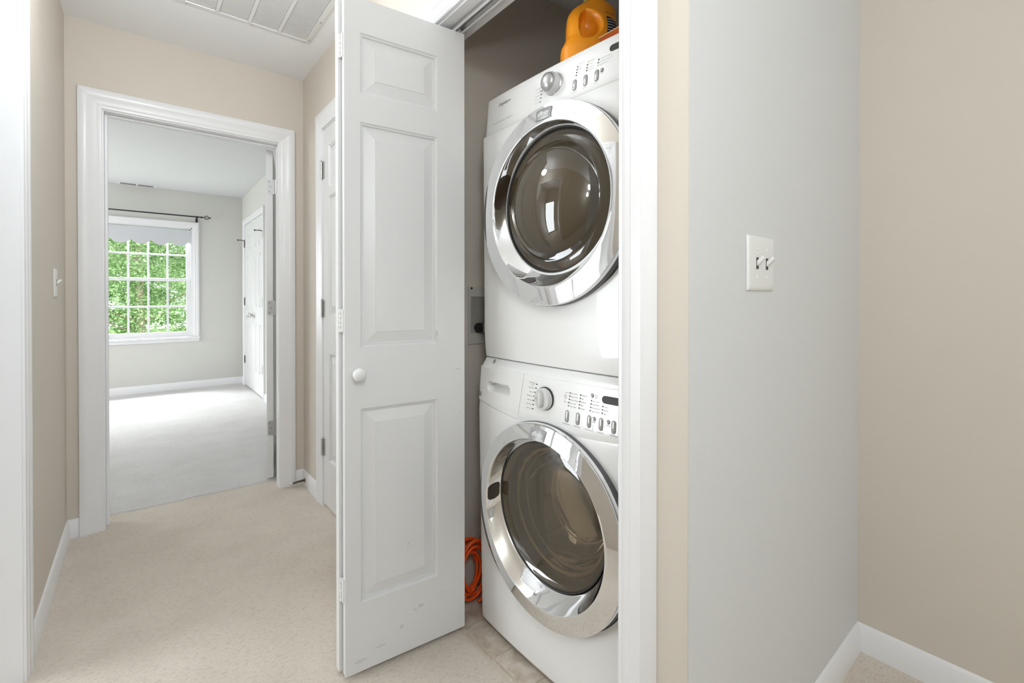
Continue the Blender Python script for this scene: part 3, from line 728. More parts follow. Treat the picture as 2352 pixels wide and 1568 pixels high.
def badge_plate(cx, y0, cz, parent, tilt):
    """shield-shaped plate with the word on it, sitting on the chrome ring"""
    out = []; a, b = .0285, .0145
    for i in range(9): t = -1 + 2 * i / 8; out.append((a * t, -b - .0028 * (1 - t * t) + .0025 * 0))
    for i in range(5): t = -1 + 2 * i / 4; out.append((a + .0022 * (1 - t * t) * 0 + .001 * (t + 1), b * t * .9))
    for i in range(9): t = 1 - 2 * i / 8; out.append((a * t, b + .0022 * (1 - t * t)))
    for i in range(5): t = 1 - 2 * i / 4; out.append((-a - .001 * (t + 1), b * t * .9))
    P = lambda x, z, d: (cx + x, y0 - d + tilt * z, cz + z)
    rings = [[P(x, z, -.003) for x, z in out], [P(x, z, .0022) for x, z in out], [P(x * .965, z * .94, .0034) for x, z in out]]
    bd_ = MB().loft(rings, True, False, True).build('badge', M['badge'], parent, auto=50)
    mb = MB(); text_into(mb, 'affinity', .0185, lambda x, y: P(x, y - .0045, .0038), 'CENTER', spacing=.92); mb.build('badge_lettering', M['white_ink'], parent)['kind'] = 'stuff'
    return bd_

# ---------- front loading washer (below)
wm = tag(empty('washing_machine', (AX, AY, 0), -(PI / 2 - WR)), 'white front loading washer with chrome door ring, standing on the closet floor under the dryer', 'washing machine')
ZL = [(.022, .012), (.0245, .004), (.030, .001), (.036, 0)] + [(.036 + .74 * i / 14, 0) for i in range(1, 14)] + [(.745, 0), (.76, .0015), (.777, .003)] + [(.785, .036), (.83, .036), (.886, .036), (.8925, .0045), (.900, .0035), (.9195, .0005), (.9205, .004)]
cab = body(yW, ZL, .70).build('cabinet', M['appl'], wm, auto=40)
# cut the porthole
def porthole(cab, parent, zc, depth):
    cut = MB().lathe([(.2085, -.2), (.2085, depth)], 96, 'y', (.343, 0, zc)).build('cut', M['appl'], parent)
    bo = cab.modifiers.new('porthole', 'BOOLEAN'); bo.operation = 'DIFFERENCE'; bo.object = cut; bo.solver = 'EXACT'
    bpy.context.view_layer.update()
    dg = bpy.context.evaluated_depsgraph_get(); nm = bpy.data.meshes.new_from_object(cab.evaluated_get(dg)); cab.modifiers.clear(); cab.data = nm
    bpy.data.objects.remove(cut)
porthole(cab, wm, .503, .42)
# drum inside
dr = MB().lathe([(.2080, -.004), (.2080, .03), (.197, .045), (.225, .06), (.228, .40), (.205, .415), (.02, .418)], 64, 'y', (.343, 0, .503), False, True).build('drum', M['drum'], wm, auto=40)
for k in range(3):
    mb = MB()
    t = PI / 2 + k * 2 * PI / 3 + .35
    f = lambda r, y, d: (.343 + r * math.cos(t + d), y, .503 + r * math.sin(t + d))
    mb.loft([[f(.226, y, -.16), f(.185, y, -.05), f(.178, y, 0), f(.185, y, .05), f(.226, y, .16)] for y in (.075, .39)], False, False, False)
    mb.build('drum_paddle', M['drum'], wm, auto=60)
mb = MB()
for j in range(54):
    for i in range(9):
        t = 2 * PI * (j + .5 * (i % 2)) / 54; y = .09 + .032 * i
        c_, s_ = math.cos(t), math.sin(t); r = .2268; e = .0055
        mb.add([(.343 + r * c_ - e * s_ * q[0], y + e * q[1], .503 + r * s_ + e * c_ * q[0]) for q in ((-1, 0), (-.5, -.87), (.5, -.87), (1, 0), (.5, .87), (-.5, .87))], [(0, 1, 2, 3, 4, 5)])
ho = mb.build('drum_holes', M['gasket'], wm); ho['kind'] = 'stuff'
# control panel: detergent drawer front and console
def zbot(x): return .7485 + .0315 * uu(x) ** 2
def seam(z): return .2191 + (z - .7579) * (.2366 - .2191) / (.8993 - .7579)
ZP1 = .894
def shell(fn, x0f, x1f, zb, zt, nx, nz, thick, dispf=None, edge=.0018):
    """curved front plate following fn, proud of the cabinet"""
    g = []
    for k in range(nz + 1):
        row = []
        for i in range(nx + 1):
            u = i / nx; v = k / nz
            xm = x0f(.83) + (x1f(.83) - x0f(.83)) * u
            z = zb(xm) + (zt - zb(xm)) * v
            x = x0f(z) + (x1f(z) - x0f(z)) * u
            e = min(i, nx - i, k, nz - k)
            y = fn(x, z) + rounded(x) - .0005
            if e == 0: y += edge
            if dispf: y += dispf(x, z)
            row.append((x, y, z))
        g.append(row)
    mb = MB(); mb.loft(g, False, False, False)
    per = g[0] + [r[-1] for r in g[1:]] + g[-1][-2::-1] + [r[0] for r in g[-2:0:-1]]
    mb.loft([per, [(p[0], p[1] + thick, p[2]) for p in per]], True, False, False)
    return mb
def pocket(x, z):
    cx, cz, wd, hh = .1145, .8305, .122, .0335; r = hh / 2
    dx = max(0, abs(x - cx) - (wd / 2 - r)); d = math.hypot(dx, z - cz)
    if d > r: return 0
    t = min(1, (r - d) / (.003 if z > cz else .011)); t = t * t * (3 - 2 * t)
    return .026 * t * (1 if z > cz else 1 - .45 * (cz - z) / r)
dw = shell(yW, lambda z: .0, lambda z: seam(z) - .0008, zbot, ZP1, 110, 60, .006, pocket).build('detergent_drawer', M['appl'], wm, auto=45)
cs = shell(yW, lambda z: seam(z) + .0008, lambda z: W_, zbot, ZP1, 48, 12, .006).build('console', M['appl'], wm, auto=45)
mb = MB(); 
for i in range(2): text_into(mb, ('\u2014', '~')[i], .008, lambda x, y, i=i: panel_fn(yW, .0012)(.0792 + x, .8712 - .004 * i + y), 'CENTER')
mb.build('drawer_mark', M['print'], dw)['kind'] = 'stuff'
# small compliance sticker near the drawer's left edge
mb = MB(); 
for i in range(5):
    x0, x1 = .0055 + .0032 * i, .0055 + .0032 * i + (.0026 if i != 2 else .0012)
    for z0, z1 in (((.792, .8065),) if i in (0, 3) else ((.792, .7945), (.798, .8005), (.804, .8065))):
        mb.add([panel_fn(yW, .0013)(x, z) for x, z in ((x0, z0), (x1, z0), (x1, z1), (x0, z1))], [(0, 1, 2, 3)])
mb.xform(lambda p: Vector((p.x, p.y + rounded(p.x), p.z)))
mb.build('sticker', M['led'], dw)['kind'] = 'stuff'
# cycle selector
KX, KZ = .334, .836
ky = yW(KX, KZ)
kb = MB().lathe([(.0335, ky + .002), (.0335, ky - .003), (.031, ky - .0045)], 40, 'y', (KX, 0, KZ)).build('cycle_knob', M['gasket'], wm, auto=40)
MB().lathe([(.0315, ky - .004), (.0305, ky - .0135), (.0285, ky - .0168), (.004, ky - .0174)], 48, 'y', (KX, 0, KZ)).build('knob_drum', M['knob_clear'], kb, auto=50)
go = [(0, .0265), (.006, .019), (.0088, .006), (.0088, -.010), (.0060, -.0205), (0, -.0235), (-.006, -.0205), (-.0088, -.010), (-.0088, .006), (-.006, .019)]
MB().loft([[(KX + a, ky - .0170, KZ + b) for a, b in go], [(KX + a * .95, ky - .0235, KZ + b * .95) for a, b in go], [(KX + a * .6, ky - .0275, KZ + b * .86) for a, b in go]]).build('knob_grip', M['knob_clear'], kb, auto=60)
mb = MB().box(KX - .024, ky - .0180, KZ - .0006, KX - .0105, ky - .0174, KZ + .0006)
for k in range(4): mb.lathe([(.0009, ky - .0176), (.0007, ky - .0181)], 8, 'y', (KX - .0115, 0, KZ - .008 + .005 * k))
mb.build('knob_ticks', M['print'], kb)['kind'] = 'stuff'
for x, z in ((.2962, .8716), (.2938, .8597), (.291, .8475), (.288, .8355), (.286, .823), (.2862, .8111), (.2854, .7986)):
    flat_pill(yW, x, z, .0075, .0030, M['led'], cs, 'indicator')
fnp = panel_fn(yW, .0011)
mb = MB(); T = lambda s, x, z, sz=.0052, al='LEFT': text_into(mb, s, sz, lambda a, b: fnp(x + a, z + b), al)
for s, x, z in (('Deep Clean', .2890, .8724), ('system', .2845, .8665), ('Heavy Duty', .2862, .8575), ('Normal', .2832, .8450), ('Perm Press', .2808, .8334), ('Delicates', .2790, .8212), ('Hand Wash', .2790, .8094), ('Spin Only', .2782, .7972)): T(s, x, z, .0040 if s == 'system' else .0049, 'RIGHT')
for i, (a, b) in enumerate((('Hot', 'Cold'), ('Warm', 'Cold'), ('Warm', 'Warm'), ('Cold', 'Cold'), ('Cold', 'Cold'))): T(a + ' / ' + b, .4295 - .001 * i, .8641 - .0087 * i, .0046)
T('Auto', .4060, .8552, .0046); T('Temp', .4050, .8498, .0046)
for i, s in enumerate(('Maximum', 'Fast', 'Medium', 'Slow', 'No Spin')): T(s, .4664 - .0008 * i, .8641 - .0087 * i, .0046)
T('Delay', .5070, .8712, .0046); T('Start', .5085, .8652, .0046)
for i, s in enumerate(('Stain Clean', 'Extra Rinse', 'Extended Spin', 'Signal Volume')): T(s, .5019 - .0008 * i, .8551 - .0087 * i, .0046)
for i, s in enumerate(('Heavy', 'Normal', 'Light')): T(s, .5375 - .0006 * i, .8461 - .0087 * i, .0046)
for s, x, z in (('Temperature', .4182, .7805), ('Spin Speed', .4556, .7805), ('Options', .4905, .7805), ('Select', .5096, .8025), ('Soil Level', .5312, .7805), ('Cancel', .5534, .8022), ('Start/Pause', .5700, .7805)): T(s, x, z, .0048, 'CENTER')
mb.build('printed_lettering', M['print'], cs)['kind'] = 'stuff'
mb = MB()
def ln(p, q, t=.0003):
    d = Vector((q[0] - p[0], q[1] - p[1])).normalized(); nx, nz = -d.y * t, d.x * t
    mb.add([fnp(p[0] + nx, p[1] + nz), fnp(q[0] + nx, q[1] + nz), fnp(q[0] - nx, q[1] - nz), fnp(p[0] - nx, p[1] - nz)], [(0, 1, 2, 3)])
for p, q in (((.4225, .8661), (.4115, .8661)), ((.4115, .8661), (.4108, .8602)), ((.4080, .8478), (.4076, .8400)), ((.4076, .8400), (.4195, .8400)), ((.5075, .7975), (.5070, .7905)), ((.5070, .7905), (.5070, .7812)), ((.5070, .7812), (.4995, .7812)), ((.565, .8022), (.5647, .7845))): ln(p, q)
mb.build('guide_lines', M['print'], cs)['kind'] = 'stuff'
dots(yW, [(.4259 - .001 * i, .8661 - .0087 * i) for i in range(5)] + [(.4622 - .0008 * i, .866 - .00865 * i) for i in range(5)] + [(.4981 - .0008 * i, .8571 - .0087 * i) for i in range(4)] + [(.5339 - .0006 * i, .8481 - .0086 * i) for i in range(3)], M['led'], cs, 'indicator_dot')
def button(fn, x, z, w_, h_, parent):
    flat_pill(fn, x, z, w_ + .0022, h_ + .0022, M['print'], parent, 'button_rim', .0007)
    pill(fn, x, z, w_, h_, M['silver'], parent, 'button')
for x in (.4192, .4568, .4942, .5313, .5690): button(yW, x, .8025, .0115, .0305, cs)
for x, z in ((.4994, .8704), (.5095, .8121), (.5529, .8120)): button(yW, x, z, .0088, .0095, cs)
flat_pill(yW, .575, .8660, .090, .0195, M['display'], cs, 'display', .0010)
# notch of the stacking bracket in the top trim
MB().lathe([(.0050, yW(.07, .91) + .004), (.0050, yW(.07, .91) - .0022)], 14, 'y', (.0660, 0, .9105)).box(.061, yW(.07, .91) + .002, .9105, .071, yW(.07, .915) - .0010, .919).build('bracket_notch', M['silver'], wm, auto=40)
# levelling feet
for x in (.05, W_ - .05):
    for y in (.05, .64): MB().lathe([(.022, .0045), (.022, .012), (.010, .014), (.010, .026)], 16, 'z', (x, y, 0)).build('foot', M['gasket'], wm, auto=40)
# the round door
def machine_door(parent, dy, zo, zc_, zg, ro, rc, rg, y_out, y_cr, y_gl, y_base, badge_z):
    cx = .343
    MB_ = ring_lathe([(ro + .0055, y_base + .012, zo), (ro + .0055, y_base - .006, zo), (ro - .004, y_base - .010, zo)], cx)
    MB_.build('door_gasket', M['gasket'], parent, auto=50)
    ring_lathe([(ro + .0026, y_base + .010, zo), (ro + .0028, y_base - .004, zo), (ro + .0018, y_base + (y_out - y_base) * .62, zo)], cx).build('door_rim', M['rim'], parent, smooth=True)
    pr = [(ro + .001, y_base + .010, zo), (ro + .0015, y_base - .004, zo), (ro + .001, y_out + .010, zo), (ro, y_out + .002, zo), (ro - .0015, y_out, zo)]
    n1 = 8
    for i in range(1, n1 + 1):
        t = i / n1; pr.append((ro - .0015 + (rc + .002 - ro + .0015) * t, y_out + (y_cr - y_out) * t - .0004 * math.sin(PI * t), zo + (zc_ - zo) * t))
    pr += [(rc, y_cr + .0006, zc_), (rc - .0015, y_cr + .003, zc_)]
    n2 = 8
    for i in range(1, n2 + 1):
        t = i / n2; pr.append((rc - .0015 + (rg + .003 - rc + .0015) * t, y_cr + .003 + (y_gl - y_cr - .003) * t + .003 * math.sin(PI * t), zc_ + (zg - zc_) * t))
    pr += [(rg + .001, y_gl + .004, zg), (rg + .001, y_gl + .012, zg)]
    door = ring_lathe(pr, cx, 160).build('door', M['chrome'], parent, auto=32)
    door['label'] = 'round door with a chrome ring'
    # black seal between ring and glass
    ring_lathe([(rg + .0012, y_gl - .0005, zg), (rg - .0005, y_gl - .002, zg), (rg - .003, y_gl + .001, zg), (rg - .004, y_gl + .008, zg)], cx).build('seal', M['gasket'], door, smooth=True)
    zb = badge_z; t = (ro - (zb - zo)) / (ro - rc)
    yb = y_out + (y_cr - y_out) * t
    badge_plate(cx - .002, yb, zb, door, (y_out - y_cr) / (ro - rc) * 1.0)
    return door
def recess_shade_patch(door, cx, a0, a1, r0, y0, z0, r1, y1, z1):  # surface patch without depth, shade of the grip put into its colour
    """dark finger recess on the inner wall of the ring between angles a0..a1"""
    g = []; n = 24; lift = .0012
    rows = []
    for j in range(7):
        t = j / 6; row = []
        for i in range(n + 1):
            s = i / n; v = .5 + (t - .5) * min(1, math.sqrt(max(0, 1 - abs(2 * s - 1) ** 5)) + .02)
            a = a0 + (a1 - a0) * s; r = r0 + (r1 - r0) * v - lift; zc = z0 + (z1 - z0) * v
            row.append((cx + r * math.cos(a), y0 + (y1 - y0) * v + .003 * math.sin(PI * v) - .0012, zc + r * math.sin(a)))
        rows.append(row)
    MB().loft(rows, False, False, False).build('recess_shade_patch', M['slot'], door, smooth=True)

wd = machine_door(wm, 0, .487, .493, .508, .281, .232, .207, -.055, -.068, -.025, -.012, .741)
recess_shade_patch(wd, .343, math.radians(171), math.radians(184), .229, -.062, .493, .211, -.028, .508)
# outer glass, then the deep bowl behind it
ring_lathe([(.2055, -.0235, .508), (.200, -.0262, .508), (.17, -.0305, .508), (.13, -.0345, .508), (.08, -.0375, .508), (.03, -.039, .508), (.001, -.0392, .508)], .343, 96).build('door_glass', M['smoke'], wd, smooth=True)
ring_lathe([(.203, -.012, .508), (.190, -.008, .508), (.178, .01, .506), (.168, .05, .504), (.158, .09, .502), (.140, .112, .50), (.10, .120, .50), (.05, .122, .50), (.001, .1225, .50)], .343, 96).build('glass_bowl', M['bowl'], wd, smooth=True)
ring_lathe([(.2055, -.015, .508), (.192, -.0135, .508), (.187, -.004, .507), (.187, .012, .507)], .343, 96).build('glass_retainer', M['dryer_inner'], wd, auto=40)

for r_, y_, z_, t_ in ((.1735, .020, .506, .0050), (.166, .050, .504, .0035), (.118, .116, .500, .0025)):
    ring_lathe([(r_ + t_ * math.cos(a), y_ + t_ * math.sin(a), z_) for a in [2 * PI * k / 10 for k in range(11)]], .343, 80).build('bowl_rib', M['rib'], wd, smooth=True)

# ---------- dryer (above)
dy = tag(empty('tumble_dryer', (AX, AY, .927), -(PI / 2 - WR)), 'white tumble dryer with a chrome door ring, stacked on top of the washer', 'dryer')
Z0 = .927
def yDl(x, z): return yD(x, z + Z0)
ZL = [(-.0040, .004), (-.002, .001), (.008, 0)] + [(.008 + .735 * i / 14, 0) for i in range(1, 15)] + [(.7485, .002), (.7495, .006)]
cab2 = body(yDl, ZL, .70).build('cabinet', M['appl'], dy, auto=40)
porthole(cab2, dy, 1.405 - Z0, .12)
ZLp = [(.7505, .006), (.7515, .002), (.754, 0)] + [(.754 + .118 * i / 6, 0) for i in range(1, 6)] + [(.874, 0), (.8775, .0015), (.879, .005)]
fas = body(yDl, ZLp, .16).build('console', M['appl'], dy, auto=40)
MB().box(.002, .158, .750, W_ - .002, .70, .876).build('top_panel', M['appl'], dy, bevel=.004)
dd = machine_door(dy, 0, 1.388 - Z0, 1.388 - Z0, 1.405 - Z0, .285, .230, .2066, -.035, -.043, .0, .006, 1.645 - Z0)
recess_shade_patch(dd, .343, math.radians(148), math.radians(177), .228, -.038, 1.388 - Z0, .2095, -.003, 1.405 - Z0)
zg = 1.405 - Z0
ring_lathe([(.205, .004, zg), (.196, -.001, zg), (.182, -.004, zg), (.172, -.006, zg - .002), (.168, -.010, zg - .003), (.158, -.024, zg - .004), (.140, -.040, zg - .005), (.112, -.054, zg - .006), (.075, -.065, zg - .006), (.035, -.0705, zg - .006), (.001, -.0715, zg - .006)], .343, 128).build('door_glass', M['smoke'], dd, smooth=True)
ring_lathe([(.205, .010, zg), (.19, .012, zg), (.165, .014, zg), (.155, .018, zg), (.001, .020, zg)], .343, 64).build('inner_panel', M['dryer_inner'], dd, smooth=True)
kx, kz = .333, 1.7460 - Z0; ky = yDl(kx, kz)
kb = MB().lathe([(.0325, ky + .002), (.0325, ky - .003), (.0305, ky - .005)], 40, 'y', (kx, 0, kz)).build('cycle_knob', M['silver'], dy, auto=40)
MB().lathe([(.030, ky - .004), (.0295, ky - .020), (.0275, ky - .0245), (.0268, ky - .0255)], 48, 'y', (kx, 0, kz)).build('knob_drum', M['knob_clear'], kb, auto=50)
MB().lathe([(.0266, ky - .025), (.0235, ky - .0315), (.016, ky - .0365), (.008, ky - .0385), (.0005, ky - .039)], 48, 'y', (kx, 0, kz)).build('knob_cap', M['silver'], kb, smooth=True)
for x, z in ((.2829, 1.7433), (.2826, 1.7326), (.2806, 1.7220), (.2794, 1.7108), (.2835, 1.7540), (.2845, 1.7640)): flat_pill(yDl, x, z - Z0, .0075, .0032, M['print'], fas, 'indicator')
fnd = panel_fn(yDl, .0008)
# maker's name in slanted script
mb = MB(); text_into(mb, 'Frigidaire', .0145, lambda a, b: fnd(.0690 + a * 1.18, 1.7640 - Z0 + b), 'LEFT', .5, bold=.0); mb.build('script_logo', M['print'], fas)['kind'] = 'stuff'
mb = MB(); text_into(mb, 'Quick dry \u2022 moisture sensor \u2022 overnight Pro', .0062, lambda a, b: fnd(.0415 + a * .99, 1.7085 - Z0 + b), 'LEFT', .15); mb.build('tagline_lettering', M['print'], fas)['kind'] = 'stuff'
mb = MB(); T = lambda s, x, z, sz=.0046, al='LEFT': text_into(mb, s, sz, lambda a, b: fnd(x + a, z - Z0 + b), al)
for i, s in enumerate(('Automatic', 'High', 'Medium', 'Low', 'Air Dry')): T(s, .4265 - .0012 * i, 1.7680 - .0073 * i)
for i, s in enumerate(('More Dry', 'Normal', 'Less Dry', 'Damp Dry')): T(s, .4612 - .001 * i, 1.7620 - .0077 * i)
for i, s in enumerate(('Wrinkle Guard plus', 'Extended Tumble plus', 'Signal Volume')): T(s, .4980 - .001 * i, 1.7545 - .0077 * i)
for s, x, z in (('Temperature', .4145, 1.6930), ('Dryness', .4520, 1.6930), ('Options', .4880, 1.6930), ('Select', .5065, 1.7140)): T(s, x, z, .0046, 'CENTER')
for s, x, z in (('Heavy Duty', .277, 1.7530), ('Normal', .276, 1.7425), ('Delicates', .275, 1.7315), ('Timed Dry', .273, 1.7208), ('Refresh', .271, 1.7097)): T(s, x, z, .0046, 'RIGHT')
mb.build('printed_lettering', M['print_pale'], fas)['kind'] = 'stuff'
dots(yDl, [(.4218 - .0012 * i, 1.7632 - .0076 * i - Z0) for i in range(4)] + [(.4564 - .001 * i, 1.7560 - .0077 * i - Z0) for i in range(3)] + [(.4937 - .001 * i, 1.7560 - .0077 * i - Z0) for i in range(2)], M['led'], fas, 'indicator_dot')
dots(yDl, [(.4574, 1.7637 - Z0), (.4918, 1.7406 - Z0)], M['led_green'], fas, 'lit_indicator_dot')
for x in (.4145, .4522, .4897, .574): button(yDl, x, 1.7142 - Z0, .0115, .0295, fas)
button(yDl, .5062, 1.7230 - Z0, .0085, .0092, fas)
flat_pill(yDl, .572, 1.7712 - Z0, .090, .0175, M['display'], fas, 'display', .0010)

# ------------------------------------------------------------------ on the dryer: jug and carton
jug = tag(empty('detergent_jug', (1.0825, .963, 1.806), -(PI / 2 - .89)), 'big orange detergent jug with an olive cap, standing on the dryer', 'jug')
HB = .236
prof = [(0, .078, .056), (.004, .083, .060), (.03, .085, .062), (.078, .0845, .061), (.092, .081, .060), (.108, .0765, .058), (.14, .076, .057), (.160, .0755, .053), (.180, .074, .046), (.196, .069, .040), (.210, .058, .036), (.220, .044, .034), (.227, .034, .032), (.233, .0315, .0315), (.240, .0315, .0315)]
def sec(z):
    for i in range(len(prof) - 1):
        if z <= prof[i + 1][0]:
            t = (z - prof[i][0]) / (prof[i + 1][0] - prof[i][0] + 1e-9)
            return prof[i][1] + (prof[i + 1][1] - prof[i][1]) * t, prof[i][2] + (prof[i + 1][2] - prof[i][2]) * t
    return prof[-1][1:]
def joff(z):
    t = min(1, max(0, (z - .078) / .03)); u = min(1, max(0, (z - .17) / .055)); u = u * u * (3 - 2 * u)
    return .0085 * t + .0125 * u
rings = []; nz, na = 150, 260
for k in range(nz + 1):
    z = .240 * k / nz; a, b = sec(z)
    sm = [sec(max(0, z + d)) for d in (-.006, -.003, 0, .003, .006)]; a = sum(q[0] for q in sm) / 5; b = sum(q[1] for q in sm) / 5
    ring = []
    for j in range(na):
        t = 2 * PI * j / na; e = 2 / (3.2 if z < .200 else 2.0 + 1.2 * max(0, (.227 - z) / .027))
        cx, sy = math.cos(t), math.sin(t)
        x = a * math.copysign(abs(cx) ** e, cx); y = b * math.copysign(abs(sy) ** e, sy)
        # pinched hand hold with a steep side towards the handle
        px, pz = x + .022, z - .135
        rx = .024 if px < 0 else .052
        q = (px / rx) ** 2 + (pz / (.044 if pz < 0 else .055)) ** 2
        if q < 1:
            s = (1 - q) if px > 0 else 1 - q * q; s = s * s * (3 - 2 * s)
            y *= 1 - .80 * s
        ring.append((x + joff(z), y, z))
    rings.append(ring)
MB().loft(rings).build('jug_body', M['orange'], jug, auto=80)
MB().lathe([(.035, .226), (.0365, .230), (.035, .252), (.0315, .280), (.030, .284), (.0, .285)], 40, 'z', (.021, 0, 0)).build('cap', M['olive'], jug, auto=40)
def jfront(x, z):
    a, b = sec(z); e = 2 / 3.2; cx = min(1, abs(x - joff(z)) / a) ** (1 / e)
    return (x, -b * (1 - cx ** 2) ** (e / 2) - .0009, z)
lab = []
for k in range(9):
    v = k / 8; z = .098 + .062 * v
    lab.append([jfront(.046 + (.034 - .004 * v) * u_ / 6 + .003 * math.sin(PI * v), z - .012 * (u_ / 6) ** 2 * v) for u_ in range(7)])
MB().loft(lab, False, False, False).build('label', M['label'], jug, smooth=True)
mb = MB()
for s_, x, z, h_ in (('HE', .044, .172, .009), ('TURBO', .054, .170, .0075)): text_into(mb, s_, h_, lambda a, b: jfront(x + a * .8, z + b - a * .12), 'LEFT')
mb.build('embossed_lettering', M['label'], jug)['kind'] = 'stuff'
mb = MB(); rl = random.Random(2)
for i in range(6):
    z = .150 - .0085 * i; x = .049
    while x < .072:
        l = rl.uniform(.002, .006); q = [Vector(jfront(a_, b_)) + Vector((0, -.0006, 0)) for a_, b_ in ((x, z), (min(x + l, .074), z), (min(x + l, .074), z + .0022), (x, z + .0022))]
        mb.add([tuple(v) for v in q], [(0, 1, 2, 3)]); x += l + .0014
mb.build('label_lettering', M['white_ink'], jug)['kind'] = 'stuff'

crt = tag(empty('open_carton', (1.010, .800, 1.8065), -(PI / 2 - WR)), 'low orange carton with a curled open flap, half behind the closet trim', 'carton')
MB().box(-.050, .01, 0, .075, .013, .038).box(-.050, .01, 0, -.047, .085, .038).box(.072, .01, 0, .075, .085, .038).box(-.050, .082, 0, .075, .085, .038).box(-.050, .01, 0, .075, .085, .003).build('tray', M['pouch'], crt)
rows = []
for k in range(9):
    t = k / 8
    rows.append([(-.053 + .135 * i / 10 + .004 * t, .010 - .020 * math.sin(t * 1.5), .036 + .016 * t - .006 * t * t - .0035 * (1 - i / 10) ** 2 * t) for i in range(11)])
mb = MB().loft(rows, False, False, False); mb.loft([[(x, y + .0012, z - .0012) for x, y, z in r] for r in rows], False, False, False)
mb.build('flap', M['pouch'], crt, smooth=True)
mb = MB().tube([(p[0], p[1] - .0002, p[2]) for p in rows[-1]], .0011, 6).tube([(-.051, .0095, .030), (.076, .0095, .036)], .0009, 6).tube([(-.051, .0095, .018), (.076, .0095, .024)], .0009, 6)
mb.build('edging', M['gold'], crt, smooth=True)

# ------------------------------------------------------------------ closet wall: water outlet box, extension cord
ob = tag(empty('water_outlet_box', (.978, 1.48, .946)), 'beige plastic washer outlet box recessed in the closet side wall', 'outlet box')
BW, BH = .235, .222
mb = MB(); o_ = [(0, 0), (BW, 0), (BW, BH), (0, BH)]; i_ = [(.012, .043), (BW - .012, .043), (BW - .012, .183), (.012, .183)]
mb.loft([[(x, -.0003, z) for x, z in o_], [(x, -.006, z) for x, z in o_], [(x, -.006, z) for x, z in i_], [(x, .0, z) for x, z in i_]], True, False, False)
mb.build('faceplate', mat('aged_white_plastic', (.60, .575, .52), .4, noise=(12, .04, 3)), ob, bevel=.0012)
MB().add([(.012, -.0011, .043), (BW - .012, -.0011, .043), (BW - .012, -.0011, .183), (.012, -.0011, .183)], [(0, 1, 2, 3)]).build('box_back', mat('shaded_box_plastic', (.36, .34, .30), .5, noise=(10, .06, 3)), ob)
MB().lathe([(.0045, -.0058), (.0045, -.0064)], 14, 'y', (.0150, 0, .2155)).build('screw_hole', M['gasket'], ob)
vz = .0635
MB().lathe([(.017, -.004), (.0185, -.012), (.0185, -.034), (.014, -.040)], 20, 'y', (.045, 0, vz)).tube([(.03, -.022, vz), (.125, -.022, vz - .002)], .0155, 14).build('hose_valve', M['gasket'], ob, auto=40)
MB().lathe([(.012, .042), (.0165, .044), (.0175, .047), (.0165, .051), (.012, .052)], 24, 'x', (0, -.042, vz)).build('hose_ring', M['brass'], ob, auto=40)
MB().lathe([(.0095, .052), (.0095, .068), (.0075, .070)], 6, 'x', (0, -.042, vz)).build('hose_nut', M['brass'], ob)
mb = MB()
for s_, z in (('HOT', .030), ('WATER ONLY', .020)): text_into(mb, s_, .008, lambda a, b: (.07 + a, -.0064, z + b), 'CENTER')
mb.build('moulded_lettering', mat('aged_plastic_relief', (.66, .635, .58), .4, noise=(12, .03, 2)), ob)

cd = empty('extension_cord', (.93, 1.392, 0)); tag(cd, 'bright orange extension cord coiled on the floor beside the washer', 'cord')
rnd = random.Random(11); pts = []
N = 7; K = 26
for l in range(N):
    cx_, rx_, rz_ = .020 + rnd.uniform(-.028, .024), .072 + rnd.uniform(-.026, .016), .112 + rnd.uniform(-.045, .014)
    oy = -.016 + .0085 * l + rnd.uniform(-.004, .004); tl = rnd.uniform(-.55, .65)
    for k in range(K):
        t = -PI / 2 + 2 * PI * k / K
        x = rx_ * math.cos(t); z = rz_ * math.sin(t); x, z = x * math.cos(tl) - z * math.sin(tl) * .5, z * math.cos(tl) + x * math.sin(tl)
        pts.append((cx_ + x, oy + .012 * k / K + .004 * math.sin(3 * t), max(.0105, .128 + z)))
sm = []
for i in range(len(pts)):
    q = [Vector(pts[max(0, min(len(pts) - 1, i + d))]) for d in (-2, -1, 0, 1, 2)]
    v = sum(q, Vector()) / 5; sm.append((v.x, v.y, max(.0108, v.z)))
MB().tube(sm, .0056, 9).build('cord_coil', M['cord'], cd, smooth=True)

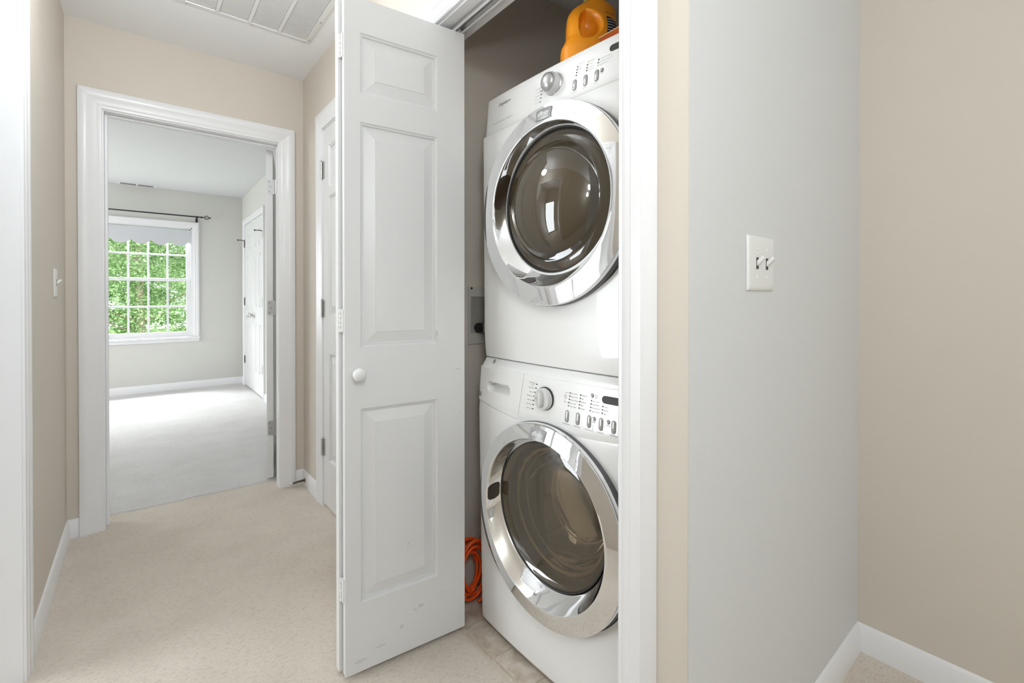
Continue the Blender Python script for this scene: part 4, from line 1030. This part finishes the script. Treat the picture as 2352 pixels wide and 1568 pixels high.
# ------------------------------------------------------------------ outdoors
structure(MB().box(-14, YW + .2, -1.1, 14, 40, -1.0), 'ground', M['ground'], 'grassy ground under the trees outside', 'ground')
def tree(x, y, h, crown, nleaf, seed, label, ls=1.0, trunk=.09, z0=-1.0, lean=0.0):
    r = random.Random(seed)
    t = tag(empty('tree', (x, y, z0)), label, 'tree', 'trees outside the bedroom window')
    mb = MB(); tips = []
    base = [(0, 0, 0), (.03, .02, h * .25), (lean * .5, .03, h * .5), (lean, 0, h * .95)]
    mb.tube(base, [trunk, trunk * .8, trunk * .6, trunk * .15], 9)
    for k in range(11):
        u = r.uniform(.22, .9); a = r.uniform(0, 2 * PI); p0 = Vector((lean * u, .02, h * u)); L = crown * r.uniform(.55, 1.0)
        p1 = p0 + Vector((math.cos(a) * L * .5, math.sin(a) * L * .5, L * .22)); p2 = p0 + Vector((math.cos(a) * L, math.sin(a) * L, L * .5))
        mb.tube([tuple(p0), tuple(p1), tuple(p2)], [trunk * .38, trunk * .22, trunk * .06], 6); tips += [p1, p2]
    mb.build('trunk', M['bark'], t, smooth=True)
    lv = MB(); cl = []
    for i in range(150):
        while True:
            q = Vector((r.uniform(-1, 1), r.uniform(-1, 1), r.uniform(-1, 1)))
            if q.length < 1: break
        cl.append(Vector((q.x * crown + lean * .6, q.y * crown, h * .58 + q.z * h * .46)))
    for i in range(nleaf):
        c = cl[i % len(cl)]; p = c + Vector((r.gauss(0, .17), r.gauss(0, .17), r.gauss(0, .11)))
        s = r.uniform(.024, .050) * ls; u = Vector((r.gauss(0, 1), r.gauss(0, 1), r.gauss(0, .6))).normalized(); v = u.cross(Vector((r.gauss(0, .5), r.gauss(0, .5), 1))).normalized()
        lv.v += [tuple(p - u * s), tuple(p + v * s * .5), tuple(p + u * s), tuple(p - v * s * .5)]
        k = len(lv.v) - 4; lv.f.append((k, k + 1, k + 2, k + 3))
    me = bpy.data.meshes.new('foliage'); me.from_pydata(lv.v, [], lv.f); me.materials.append(M['leaf'])
    o = bpy.data.objects.new('foliage', me); C.objects.link(o); o.parent = t; o['kind'] = 'stuff'
for a in ((0.0, 10.9, 4.4, 1.0, 26000, 3, 'slender tree right outside the bedroom window, its trunk behind the lower middle panes', 0.72),
          (-1.85, 14.6, 6.2, 1.65, 24000, 5, 'leafy tree filling the left panes of the bedroom window', 1.2),
          (1.85, 14.6, 6.0, 1.65, 24000, 8, 'leafy tree filling the right panes of the bedroom window', 1.2),
          (-.2, 19.0, 7.8, 2.2, 22000, 9, 'tall tree behind the slender one outside the window', 2.6),
          (4.6, 19.4, 7.2, 2.0, 9000, 12, 'far tree behind the right window panes', 2.6),
          (-5.0, 19.4, 7.2, 2.0, 9000, 15, 'far tree behind the left window panes', 2.6)):
    tree(*a)
